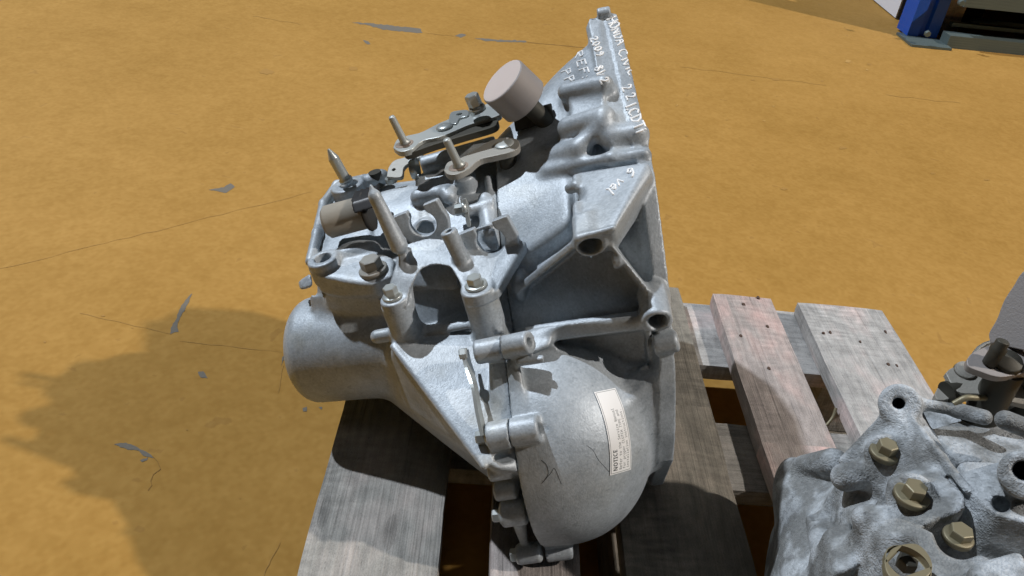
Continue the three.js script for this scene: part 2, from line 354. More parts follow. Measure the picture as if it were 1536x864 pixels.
// ------------------------------------------------------------------ pallet
function woodTextures(s0, tone) {   // weathered sawn softwood; u runs across the board, v along it (0.25 m by 1 m)
  const W = 512, H = 1024, c = new Uint8Array(W * H * 4), b = new Uint8Array(W * H * 4);
  const knots = Array.from({ length: 3 }, () => [rnd() * W, rnd() * H, 8 + rnd() * 12]);
  for (let j = 0; j < H; j++) for (let i = 0; i < W; i++) {
    const x = i / W, y = j / H; let warp = fbm(x * 3 + s0, y * 2.2, s0) * 0.16, dark = 0;
    for (const [kx, ky, kr] of knots) { const d = Math.hypot((i - kx) * 1.0, (j - ky) * 0.55) / kr; warp += 0.05 * Math.exp(-d * d * 0.25) * Math.sign(i - kx); if (d < 1) dark += 0.5 * (1 - d * 0.6); }
    const ring = Math.abs(((x * 15 + warp * 14 + s0) % 1 + 1) % 1 - 0.5) * 2, late = Math.pow(ring, 5);
    const fib = noise.noise(x * 190, y * 9, s0) * 0.7 + noise.noise(x * 70, y * 5, s0 + 5) * 0.3;
    const saw = (noise.noise(x * 5 + s0, y * 170 + 3 * noise.noise(x * 3, y * 8, s0), s0 + 9) * 0.7 + noise.noise(x * 14, y * 320, s0 + 1) * 0.5) * Math.max(0, 0.35 + 1.4 * noise.noise(x * 3.3, y * 7, s0 + 2));
    const patch = fbm(x * 3 + 20, y * 6, s0 + 11) * 0.7 + fbm(x * 9, y * 20, s0 + 15) * 0.35, speck = rnd();
    let v = 1 + fib * 0.12 - late * 0.05 + saw * 0.2 + patch * 0.42 - dark * 0.5 + (rnd() - 0.5) * 0.16 + noise.noise(x * 40, y * 60, s0 + 6) * 0.1; if (fib < -0.5) v -= 0.12; if (speck > 0.997) v -= 0.3;
    const pink = Math.max(0, patch) * tone[3];
    const o = 4 * (i + W * j); c[o] = clamp255((tone[0] + pink * 26) * v); c[o + 1] = clamp255((tone[1] - pink * 20) * v); c[o + 2] = clamp255((tone[2] - pink * 24) * v); c[o + 3] = 255;
    const h = clamp255(140 + fib * 50 - late * 30 + saw * 60 - dark * 50); b[o] = b[o + 1] = b[o + 2] = h; b[o + 3] = 255;
  }
  const mk = (d, srgb) => { const t = new THREE.DataTexture(d, W, H); t.wrapS = t.wrapT = THREE.RepeatWrapping; t.magFilter = THREE.LinearFilter; t.minFilter = THREE.LinearMipmapLinearFilter; t.generateMipmaps = true; if (srgb) t.colorSpace = THREE.SRGBColorSpace; t.needsUpdate = true; return t; };
  return new THREE.MeshStandardMaterial({ map: mk(c, true), bumpMap: mk(b, false), bumpScale: 0.0022, roughness: 0.88 });
}
const woodGrey = woodTextures(1.3, [146, 145, 140, 0.35]), woodOld = woodTextures(4.7, [128, 124, 114, 0.2]), woodPink = woodTextures(8.1, [157, 150, 146, 1.0]), woodPale = woodTextures(12.9, [164, 164, 162, 0.8]);
const pallet = thing('wooden_pallet', V(0.2, 0, -0.4), 'weathered grey wooden pallet with spaced deck boards under the gearboxes', 'pallet');
function plank(name, x0, x1, y0, y1, z0, z1, mat, alongX, bow = 0) {   // sawn board with slightly uneven, broken edges
  const nl = 40, nw = 6, lx = x1 - x0, lz = z1 - z0, g = new THREE.BoxGeometry(lx, y1 - y0, lz, alongX ? nl : nw, 2, alongX ? nw : nl), s = rnd() * 50;
  g.translate((x0 + x1) / 2, (y0 + y1) / 2, (z0 + z1) / 2);
  const p = g.attributes.position, n = g.attributes.normal, uv = g.attributes.uv;
  for (let i = 0; i < p.count; i++) {
    let x = p.getX(i), y = p.getY(i), z = p.getZ(i); const l = alongX ? x : z, c = alongX ? z : x, cm = alongX ? (z0 + z1) / 2 : (x0 + x1) / 2, cw = (alongX ? lz : lx) / 2;
    const edge = Math.abs(c - cm) / cw, e = Math.sign(c - cm), topness = (y - (y0 + y1) / 2) / ((y1 - y0) / 2);
    let dc = 0, dy = 0;
    if (edge > 0.99) { dc = -e * (0.0012 + 0.0016 * noise.noise(l * 14, e * 4 + s, y * 30)); if (Math.abs(topness) > 0.9) { dc -= e * 0.0008; dy -= Math.sign(topness) * (0.0010 + 0.0009 * noise.noise(l * 40, e * 3, s)); } }
    if (topness > 0.9) dy += 0.0009 * noise.noise(l * 9, c * 22, s) + bow * (edge * edge - 0.4);
    if (alongX) z += dc; else x += dc; p.setXYZ(i, x, y + dy, z);
    const nx = Math.abs(n.getX(i)), nz = Math.abs(n.getZ(i)), ly = y;
    const across = (Math.abs(n.getY(i)) > 0.5) ? c : ly, along = l;
    uv.setXY(i, across * 4 + s, along + s * 0.7);
    if ((alongX ? nx : nz) > 0.5) uv.setXY(i, c * 4 + s, ly * 4);
  }
  g.computeVertexNormals();
  return part(name, g, mat, pallet);
}
const TH = 0.022, Z0 = -0.864, Z1 = 0.336;
const boards = [[-0.131, -0.013, woodGrey, 0], [0.027, 0.108, woodPink, 0.001], [0.144, 0.2635, woodOld, 0.0015], [0.305, 0.3875, woodPink, 0.0005], [0.418, 0.5365, woodPale, 0]];
const boardMeshes = boards.map(([a, b, m, bow], i) => plank('deck_board', a, b, PALLET - TH, PALLET, Z0 + [0, 0.003, -0.006, 0, 0.004, 0][i], Z1, m, false, bow));
for (const [za, zb, m] of [[-0.873, -0.74, woodPale], [-0.645, -0.545, woodGrey], [-0.31, -0.21, woodOld], [0.2, 0.33, woodOld]]) {
  plank('cross_board', -0.128, 0.534, PALLET - 2 * TH - 0.0008, PALLET - TH - 0.0008, za, zb, m, true);
  if (za < -0.8 || za > 0 || za === -0.31) for (const xb of [-0.125, 0.155, 0.43]) plank('block', xb, xb + 0.1, TH + 0.001, PALLET - 2 * TH - 0.0016, za + 0.01, zb - 0.005, m, false);
}
for (const xb of [-0.128, 0.15, 0.424]) plank('bottom_board', xb, xb + 0.11, 0.0008, TH, -0.868, 0.333, woodOld, false);
{ // nail heads and a bent nail in the gap
  const nail = new THREE.MeshStandardMaterial({ color: 0x5b4a40, roughness: 0.8, metalness: 0.4 });
  for (const [x, y] of [[1115, 457], [1151, 490], [1111, 504], [1153, 553], [1235, 500], [1245, 499], [1290, 513], [1332, 547], [1345, 549], [1328, 498], [1137, 447]]) {
    const p = at(x, y, PALLET), g = new THREE.CylinderGeometry(0.0013 + rnd() * 0.0012, 0.0022, 0.0016, 9); g.scale(0.7 + rnd() * 0.5, 1, 1 + rnd() * 0.7); g.translate(p.x, PALLET + 0.0006, p.z); part('nail', g, nail, pallet);
  }
  const a = at(1240, 638, 0.112), b = at(1254, 612, 0.128), g = new THREE.TubeGeometry(new THREE.CatmullRomCurve3([a, a.clone().lerp(b, 0.5).add(V(0.002, 0, 0)), b]), 12, 0.0018, 8);
  part('bent_nail', g, brass, pallet);
}

// ------------------------------------------------------------------ storage rack and boxes at the back
const bluePaint = new THREE.MeshStandardMaterial({ color: 0x0f4fb4, roughness: 0.45, bumpMap: castGrain, bumpScale: 0.0004 });
const galv = new THREE.MeshStandardMaterial({ color: 0x7f8a86, roughness: 0.55, metalness: 0.4, map: castColour });
const rackDark = new THREE.MeshStandardMaterial({ color: 0x1c1d1b, roughness: 0.8 });
function boxGeo(x0, x1, y0, y1, z0, z1) { const g = new THREE.BoxGeometry(x1 - x0, y1 - y0, z1 - z0); g.translate((x0 + x1) / 2, (y0 + y1) / 2, (z0 + z1) / 2); return g; }
{
  const base = at(1398, 72, 0), r = thing('storage_rack', V(base.x, 0, base.z), 'blue steel storage rack upright with grey beams on the ochre floor', 'rack');
  const B = (name, x0, x1, y0, y1, z0, z1, m) => mesh(name, boxGeo(x0, x1, y0, y1, z0, z1), m, r);
  B('foot_plate', -0.075, 0.06, 0.0005, 0.008, -0.12, 0.012, galv);
  // upright: folded channel with a groove
  const s = new THREE.Shape([[-0.05, 0], [-0.012, 0], [-0.008, -0.014], [0.012, -0.014], [0.016, 0], [0.052, 0], [0.052, -0.09], [0.046, -0.09], [0.046, -0.006], [0.02, -0.006], [0.016, -0.02], [-0.012, -0.02], [-0.016, -0.006], [-0.044, -0.006], [-0.044, -0.09], [-0.05, -0.09]].map(p => new THREE.Vector2(p[0], -p[1])));
  const g = new THREE.ExtrudeGeometry(s, { depth: 2.4, bevelEnabled: false }); g.rotateX(-Math.PI / 2); g.scale(1, 1, -1); g.translate(0, 0.008, 0);
  const ix = g.index; if (ix) { } else { const p = g.attributes.position.array, n = g.attributes.normal.array, u = g.attributes.uv.array; for (let i = 0; i < p.length; i += 9) for (let k = 0; k < 3; k++) { [p[i + 3 + k], p[i + 6 + k]] = [p[i + 6 + k], p[i + 3 + k]];[n[i + 3 + k], n[i + 6 + k]] = [n[i + 6 + k], n[i + 3 + k]]; } for (let i = 0; i < u.length; i += 6) for (let k = 0; k < 2; k++)[u[i + 2 + k], u[i + 4 + k]] = [u[i + 4 + k], u[i + 2 + k]]; g.computeVertexNormals(); }
  g.rotateY(Math.PI); g.translate(0, 0, -0.09);
  mesh('upright', g, bluePaint, r);
  for (const [x, y] of [[-0.035, 0.045], [0.034, 0.15], [-0.035, 0.245]]) { const b = new THREE.CylinderGeometry(0.009, 0.011, 0.01, 6); b.rotateX(Math.PI / 2); b.translate(x, y, 0.006); mesh('rack_bolt', b, galv, r); }
  mesh('upright', g.clone().translate(2.6, 0, 0.12), bluePaint, r);
  B('rear_upright', -0.05, 0.05, 0, 2.4, -0.95, -0.87, bluePaint);
  B('beam', 0.055, 2.6, 0.135, 0.185, -0.06, -0.012, galv);
  B('beam', 0.055, 2.6, 0.0, 0.04, -0.075, -0.02, galv);
  B('beam', 0.055, 2.6, 1.36, 1.46, -0.06, -0.012, galv);
  B('shelf_board', 0.055, 2.6, 1.46, 1.49, -0.95, -0.012, woodOld);
  B('shelf_board', 0.055, 2.6, 0.19, 0.205, -0.95, -0.05, rackDark);
  B('back_panel', 0.055, 2.6, 0.0, 2.3, -0.99, -0.965, rackDark);
  for (const [x, z, l] of [[0.09, -0.12, 0.25], [0.2, -0.2, 0.5]]) B('rail', x, x + l, 0.05, 0.062, z, z + 0.02, galv);
  const c = thing('machine_part_crate', V(base.x + 0.09, 0.206, base.z - 0.9), 'dark crate of parts standing on the lower shelf of the blue rack', 'crate');
  for (const [x0, x1, y0, y1, z0, z1] of [[0, 0.9, 0, 0.02, 0, 0.8], [0, 0.9, 0.02, 0.3, 0.78, 0.8], [0, 0.9, 0.02, 0.3, 0, 0.02], [0, 0.02, 0.02, 0.3, 0.02, 0.78], [0.88, 0.9, 0.02, 0.3, 0.02, 0.78]]) mesh('crate_side', boxGeo(x0, x1, y0, y1, z0, z1), rackDark, c);
  const d = thing('added_shade_load', V(base.x + 0.1, 1.491, base.z - 0.9), 'unseen load added on the upper rack shelf to shade the floor', 'load');  // dark mass out of view, put here to cast shade on the floor
  mesh('shade_load_body', boxGeo(0, 2.4, 0, 0.8, 0, 0.82), rackDark, d);
}
{ // white box with a dark open side, and a timber bearer beside the rack
  const p = at(1343, 29, 0), dir = at(1308, 0, 0).sub(p).setY(0).normalize(), side = V(-dir.z, 0, dir.x); if (side.x < 0) side.negate();
  const b = thing('white_box', p, 'white box with a dark end standing beside the blue rack upright', 'box');
  const m = new THREE.Matrix4().makeBasis(dir, V(0, 1, 0), V().crossVectors(dir, V(0, 1, 0)));
  const white = new THREE.MeshStandardMaterial({ color: 0xdfe2ec, roughness: 0.6 });
  const sgn = V().crossVectors(dir, V(0, 1, 0)).dot(side) > 0 ? 1 : -1;
  const z = (a, c) => sgn > 0 ? [a, c] : [-c, -a];
  const shell = boxGeo(0.004, 0.6, 0.004, 0.42, ...z(0, 0.3)); shell.applyMatrix4(m); mesh('box_shell', shell, white, b);
  const end = boxGeo(-0.004, 0.004, 0.0, 0.42, ...z(0.004, 0.3)); end.applyMatrix4(m); mesh('dark_end', end, blackPlastic, b);
  const skid = boxGeo(0.01, 0.6, 0.0, 0.004, ...z(0.005, 0.295)); skid.applyMatrix4(m); mesh('box_base', skid, blackPlastic, b);
  const t = thing('timber_bearer', V(1.52, 0, -2.8), 'rough brown timber bearer behind the blue rack upright', 'timber');
  const tg = boxGeo(-0.05, 0.05, 0, 0.16, -0.7, 0); mesh('timber', tg, woodPink, t);
}

// ------------------------------------------------------------------ hardware helpers (world metres)
function orient(g, a, dir) { g.applyQuaternion(new THREE.Quaternion().setFromUnitVectors(V(0, 1, 0), dir.clone().normalize())); g.translate(a.x, a.y, a.z); return g; }
function rod(a, b, r1, r2 = r1, seg = 24) { const d = V().subVectors(b, a), l = d.length(), g = new THREE.CylinderGeometry(r2, r1, l, seg, 1); g.translate(0, l / 2, 0); return orient(g, a, d); }
function turned(a, dir, prof, seg = 28) { return orient(new THREE.LatheGeometry(prof.map(p => new THREE.Vector2(p[0], p[1])), seg), a, dir); }   // prof: [radius, along] in metres
function hexHead(a, dir, r, h, spin = 0) {
  const s = new THREE.Shape(Array.from({ length: 6 }, (_, i) => new THREE.Vector2(Math.cos(i * Math.PI / 3 + spin) * r, Math.sin(i * Math.PI / 3 + spin) * r)));
  const g = new THREE.ExtrudeGeometry(s, { depth: h * 0.8, bevelEnabled: true, bevelThickness: h * 0.2, bevelSize: r * 0.12, bevelOffset: -r * 0.12, bevelSegments: 2 });
  g.rotateX(-Math.PI / 2); return orient(g, a, dir);
}
function bolt(parent, a, dir, r, h, mat, flange = 1.5, spin = 0.3, name = 'bolt') {   // hex head on a collar
  const g = hexHead(off(a, dir, 0).addScaledVector(dir, h * 0.25), dir, r, h, spin), m = part(name, g, mat, parent);
  if (flange) part('washer', turned(a, dir, [[0, -0.002], [r * flange, -0.002], [r * flange, h * 0.16], [r * flange * 0.93, h * 0.26], [r * 0.9, h * 0.34], [0, h * 0.34]]), mat, m);
  return m;
}
function plate(px, ref, n, thick, holes = [], bevel = 0.0006) {   // flat plate whose outline is read off the photograph on the plane through ref with normal n
  const q = new THREE.Quaternion().setFromUnitVectors(V(0, 0, 1), n), qi = q.clone().invert();
  const to = p => { const v = onPlane(p[0], p[1], ref, n).sub(ref).applyQuaternion(qi); return new THREE.Vector2(v.x, v.y); };
  const s = new THREE.Shape(new THREE.SplineCurve([...px, px[0]].map(to)).getPoints(px.length * 5).slice(0, -1));
  for (const [x, y, r] of holes) { const c = to([x, y]), h = new THREE.Path(); h.absarc(c.x, c.y, r, 0, Math.PI * 2, true); s.holes.push(h); }
  const g = new THREE.ExtrudeGeometry(s, { depth: thick, bevelEnabled: true, bevelThickness: bevel, bevelSize: bevel, bevelOffset: -bevel, bevelSegments: 2, curveSegments: 20 });
  g.translate(0, 0, -thick); g.applyQuaternion(q); g.translate(ref.x, ref.y, ref.z); return g;
}

// ------------------------------------------------------------------ the silver gearbox
const gearbox = thing('gearbox', V(0.1, PALLET, -0.6), 'silver cast gearbox with white handwriting and a notice sticker, standing on the pallet', 'gearbox');
const tint = (s, dusty) => (x, y, z) => {
  const a = fbm(x * 14 + s, y * 14, z * 14), b = fbm(x * 45, y * 45 + s, z * 45), st = Math.max(0, fbm(x * 22 + 9, y * 22, z * 22 + s) - 0.12) * dusty;
  const v = 0.66 * (1 + a * 0.14 + b * 0.08);
  return [v * (1 - st * 0.25), v * (1.02 - st * 0.38), v * (1.04 - st * 0.6)];
};
const seamN = (() => P(763, 585, 215).sub(ORG).dot(fN) / K)();

const SHIFT = [[15, 90], [130, 115], [200, 95], [254, 67], [480, 60], [590, 25], [650, 0], [690, -30], [900, -30]];
const PH = (x, y, w) => {   // clutch housing points stand nearer the viewer the closer they are to the flange
  let s = SHIFT[0][1]; for (let i = 1; i < SHIFT.length; i++) { const [a, p] = SHIFT[i - 1], [b, q] = SHIFT[i]; if (y >= a) s = p + (q - p) * Math.min(1, (y - a) / (b - a)); }
  return P(x, y, w + s * Math.max(0, Math.min(1, (x - 740) / 140)));
};
const fl3 = [P(926, 20, -60), P(994, 341, 155), P(1012, 680, 120)];
const flN = V().crossVectors(V().subVectors(fl3[1], fl3[0]), V().subVectors(fl3[2], fl3[0])).normalize(); if (flN.x < 0) flN.negate();
const EDGE = [[15, 924], [60, 936], [130, 953], [200, 969], [254, 981], [300, 988], [410, 1002], [480, 1008], [520, 1012], [600, 1014], [660, 1013], [695, 1010], [800, 990]];
const edgeX = y => { for (let i = 1; i < EDGE.length; i++) if (y <= EDGE[i][0]) { const [a, p] = EDGE[i - 1], [b, q] = EDGE[i]; return p + (q - p) * Math.max(0, (y - a) / (b - a)); } return 990; };
const flangeAt = (u, w) => { const q = L(0, u, w), t = V().subVectors(fl3[0], q).dot(flN) / fN.dot(flN); return q.addScaledVector(fN, t); };
const onFlange = y => onPlane(edgeX(y), y, fl3[0], flN);
// clutch housing
const HS = new Casting();
{
  const front = [[20, -60], [60, 5], [130, 70], [200, 110], [254, 135], [300, 150], [410, 165], [432, 180], [480, 188], [500, 165], [545, 165], [590, 190], [650, 170], [690, 110]].map(c => onFlange(c[0]));
  const rear = [[-372, 20], [-368, -100], [-300, -215], [-110, -300], [110, -290], [270, -220], [345, -140]].map(([u, w]) => flangeAt(u, w));
  const C = [...front, ...rear], mid = flangeAt(0, -30);
  HS.add(prism(C, flN, mid, -20, 0), 0);
  const strip = [20, 60, 130, 200, 236].map(y => mid.clone().lerp(onFlange(y), 0.993)), deep = strip.map(p => mid.clone().lerp(p, 0.82));
  HS.add(hull([...strip, ...deep].flatMap(p => [off(p, flN, -1.5), off(p, flN, -46)]), 0.002), 3);
  // bell: from the flange to the narrow end
  const big = C.map(p => off(mid.clone().lerp(p, 0.955), flN, -16));
  const small = [[160, -30], [130, 35], [70, 90], [-40, 105], [-130, 100], [-220, 80], [-240, -60], [-120, -220], [60, -240], [150, -160]].map(([u, w]) => L(-255, u - 20, w));
  HS.add(hull([...big, ...small], 0.008), 14);
  // upper shoulder towards the flange top
  HS.add(hull([PH(872, 68, -120), PH(890, 60, -125), PH(812, 130, -110), PH(800, 170, -75), PH(900, 130, -60), PH(905, 170, -25), PH(850, 220, -15), PH(770, 215, -60), PH(905, 250, 0), PH(880, 120, -200), PH(800, 180, -200), PH(760, 240, -160)], 0.006), 12);
  HS.add(hull([PH(876, 38, -140), PH(900, 30, -140), PH(884, 72, -118), PH(905, 68, -112), PH(878, 45, -175), PH(905, 40, -175), PH(890, 90, -170)], 0.004), 5);   // lug by the flange top
  HS.add(cyl(PH(896, 23, -150), PH(916, 19, -150), rs(9, -150), 0.002), 4);
  HS.add(hull([PH(888, 62, -132), PH(924, 58, -128), PH(944, 130, -80), PH(962, 215, -22), PH(968, 240, 10), PH(880, 245, 0), PH(870, 150, -85), PH(820, 140, -110), PH(890, 80, -200), PH(940, 180, -150), PH(880, 240, -80)], 0.004), 8);
  // rounded ridges and bosses on the upper shoulder
  HS.add(cap(PH(850, 138, -66), PH(906, 126, -62), rs(13, -20)), 16).add(cap(PH(853, 192, -18), PH(906, 176, -14), rs(16, 0)), 16);
  HS.add(hull([PH(852, 142, -60), PH(905, 132, -60), PH(905, 178, -22), PH(854, 186, -22), PH(860, 150, -110), PH(900, 150, -110)], 0.004), 8);
  HS.add(cap(PH(822, 238, 8), PH(868, 224, 12), rs(14, 0)), 18).add(cap(PH(868, 224, 12), PH(904, 188, -2), rs(9, 0)), 14);
  HS.add(cap(PH(822, 257, 34), PH(912, 238, 38), rs(8, 40)), 14);
  HS.add(cap(PH(917, 208, 4), PH(955, 200, 2), rs(15, 30)), 14);
  HS.add(cap(PH(918, 238, 40), PH(966, 230, 38), rs(7, 40)), 10);
  // shelf with the number written on it
  const sh = [PH(864, 258, 52), PH(972, 242, 74), PH(979, 258, 86), PH(924, 332, 156), PH(920, 346, 164), PH(867, 361, 164)];
  HS.add(hull([...sh, ...sh.map(p => off(off(p, fT, -46), fF, -30))], 0.003), 6);
  HS.add(cap(PH(864, 268, 58), PH(866, 358, 160), rs(6, 90)), 6).add(cap(PH(868, 357, 162), PH(920, 342, 162), rs(4, 100)), 5);
  HS.add(cap(PH(855, 283, 70), PH(862, 281, 72), rs(8, 70)), 4);
  HS.add(hull([PH(978, 264, 60), PH(926, 338, 62), PH(994, 360, 82), PH(998, 412, 88), PH(935, 410, 66), PH(990, 452, 92), PH(985, 300, 20), PH(940, 400, 20), PH(990, 440, 20)], 0.004), 6);   // side wall by the flange
  HS.add(hull([P(735, 238, -20), P(805, 215, -10), P(815, 320, 86), P(735, 352, 96), P(745, 420, 100), P(740, 260, -90), P(810, 260, -60), P(800, 380, 20)], 0.006), 8);
  // pocket left of the shelf
  HS.sub(hull([PH(857, 322, 140), PH(860, 372, 190), PH(808, 388, 180), PH(800, 370, 150), PH(852, 330, 60), PH(855, 375, 80), PH(815, 385, 90)], 0.004), 8);
  HS.add(hull([PH(745, 300, 45), PH(855, 258, 40), PH(860, 322, 85), PH(780, 385, 112), PH(752, 372, 105), PH(800, 330, 40), PH(760, 330, 20), PH(780, 420, 60), PH(855, 380, 60)], 0.008), 10);
  HS.sub(cap(PH(852, 292, 96), PH(775, 352, 135), rs(17, 90), rs(22, 110)), 14);
  // bolt lugs with holes, ribs on the dark web
  const lugDir = fF.clone().multiplyScalar(0.9).addScaledVector(fU, -0.25).normalize();
  HS.add(cyl(off(PH(886, 369, 146), lugDir, -45), PH(886, 369, 146), rs(23, 130), 0.003), 6);
  HS.add(slab([PH(864, 356, 142), PH(870, 366, 142), PH(778, 440, 122), PH(770, 432, 122)], fW, -75, 0.002), 7);
  HS.add(ell(PH(779, 428, 105), rs(12, 100), rs(24, 100), rs(20, 100)), 6);
  HS.add(slab([PH(907, 360, 138), PH(913, 360, 138), PH(994, 458, 128), PH(986, 462, 128)], fW, -60, 0.0015), 6);
  HS.add(cyl(off(PH(926, 392, 128), fN, -6), off(PH(926, 392, 128), fN, 6), rs(10, 120), 0.002), 4);
  HS.add(hull([PH(978, 414, 110), PH(996, 420, 112), PH(1000, 470, 132), PH(982, 462, 132), PH(975, 430, 80), PH(998, 440, 80), PH(1002, 470, 90)], 0.003), 6);
  HS.add(slab([PH(786, 498, 142), PH(850, 484, 142), PH(985, 468, 138), PH(1000, 476, 138), PH(1000, 485, 145), PH(790, 515, 152)], fT, -11, 0.002), 5);
  HS.add(slab([PH(786, 488, 122), PH(985, 460, 118), PH(1002, 480, 130), PH(786, 514, 148)], fT, -9, 0.002), 5);
  HS.add(cyl(off(PH(986, 484, 140), lugDir, -55), PH(986, 484, 140), rs(22, 130), 0.003), 6);
  HS.add(slab([PH(820, 500, 118), PH(980, 482, 118), PH(975, 505, 118), PH(900, 524, 118)], fW, -30, 0.002), 5);
  HS.add(cyl(off(PH(980, 519, 122), fN, 0), PH(1018, 511, 122), rs(15, 120), 0.003), 5);
  HS.add(hull([PH(966, 500, 112), PH(975, 500, 116), PH(972, 548, 120), PH(962, 550, 118), PH(968, 500, 80), PH(966, 548, 80)], 0.002), 4);
  HS.sub(hull([PH(812, 512, 106), PH(900, 500, 100), PH(968, 494, 100), PH(972, 546, 100), PH(940, 560, 110), PH(880, 528, 118), PH(812, 516, 240), PH(900, 504, 240), PH(968, 498, 240), PH(972, 546, 240), PH(940, 560, 240), PH(880, 528, 240)], 0.003), 4);
  // differential dome, its collar towards the seam
  HS.add(ell(PH(838, 652, 98), rs(142, 95), rs(160, 95), rs(150, 0)), 16);
  HS.add(hull([PH(762, 536, 203), PH(772, 650, 232), PH(786, 770, 204), PH(800, 822, 162), PH(782, 536, 203), PH(796, 650, 230), PH(810, 770, 202), PH(818, 822, 160), PH(770, 560, 120), PH(790, 700, 120), PH(800, 800, 110), PH(740, 560, 200), PH(760, 770, 204)], 0.005), 8);
  HS.add(hull([P(938, 562, 150), P(1004, 550, 160), P(1006, 600, 148), P(1004, 660, 126), P(1000, 690, 98), P(958, 716, 90), P(930, 620, 178), P(925, 690, 135), P(950, 600, 0), P(1000, 650, 0)], 0.006), 16);
  const ax = PH(790, 660, 95);
  HS.add(cyl(off(ax, fN, -75), off(ax, fN, 30), rs(150, 90), 0.012), 22);
  HS.add(hull([PH(770, 508, 165), PH(800, 490, 150), PH(826, 492, 145), PH(830, 520, 165), PH(790, 540, 190), PH(768, 540, 185), PH(780, 520, 90), PH(825, 510, 90)], 0.005), 10);
  HS.add(slab([PH(772, 536, 205), PH(815, 530, 195), PH(815, 536, 205), PH(774, 543, 214)], fT, -10, 0.002), 6);
  // seam bosses, clutch side
  const boss = (x0, y0, x1, y1, w, r, kk = 6) => HS.add(cyl(PH(x0, y0, w), PH(x1, y1, w), rs(r, w), 0.0025), kk);
  boss(740, 524, 796, 513, 205, 18); boss(745, 652, 810, 642, 244, 22); boss(760, 771, 832, 763, 205, 20); boss(790, 830, 858, 822, 150, 17);
  HS.add(slab([PH(760, 640, 232), PH(790, 636, 232), PH(800, 770, 205), PH(770, 770, 205)], fW, -20, 0.003), 8);
  HS.add(hull([PH(775, 790, 185), PH(830, 785, 185), PH(850, 815, 160), PH(800, 822, 160), PH(790, 790, 120), PH(840, 815, 120)], 0.004), 8);
  // holes, casting pit on the dome
  HS.sub(cyl(off(PH(886, 369, 146), lugDir, -40), off(PH(886, 369, 146), lugDir, 20), rs(16, 130), 0.001), 3);
  HS.sub(cyl(off(PH(987, 482, 140), lugDir, -40), off(PH(987, 482, 140), lugDir, 20), rs(13, 130), 0.001), 3);
  for (const [x, y, w, r] of [[796, 513, 205, 7], [812, 642, 244, 9], [833, 763, 205, 8]]) HS.sub(cyl(off(PH(x, y, w), fN, -14), off(PH(x, y, w), fN, 6), rs(r, w), 0.0005), 2);
  HS.sub(ell(PH(925, 723, 170), rs(4, 150), rs(7, 150), rs(14, 150)), 1);
  // hollow bell behind the flange
  HS.sub(hull([...C.map(p => off(mid.clone().lerp(p, 0.86), flN, 6)), ...C.map(p => off(mid.clone().lerp(p, 0.52), flN, -130))], 0.01), 3);
  HS.keep(half(L(seamN + 0.35, 0, 0), fN.clone().negate()));
}
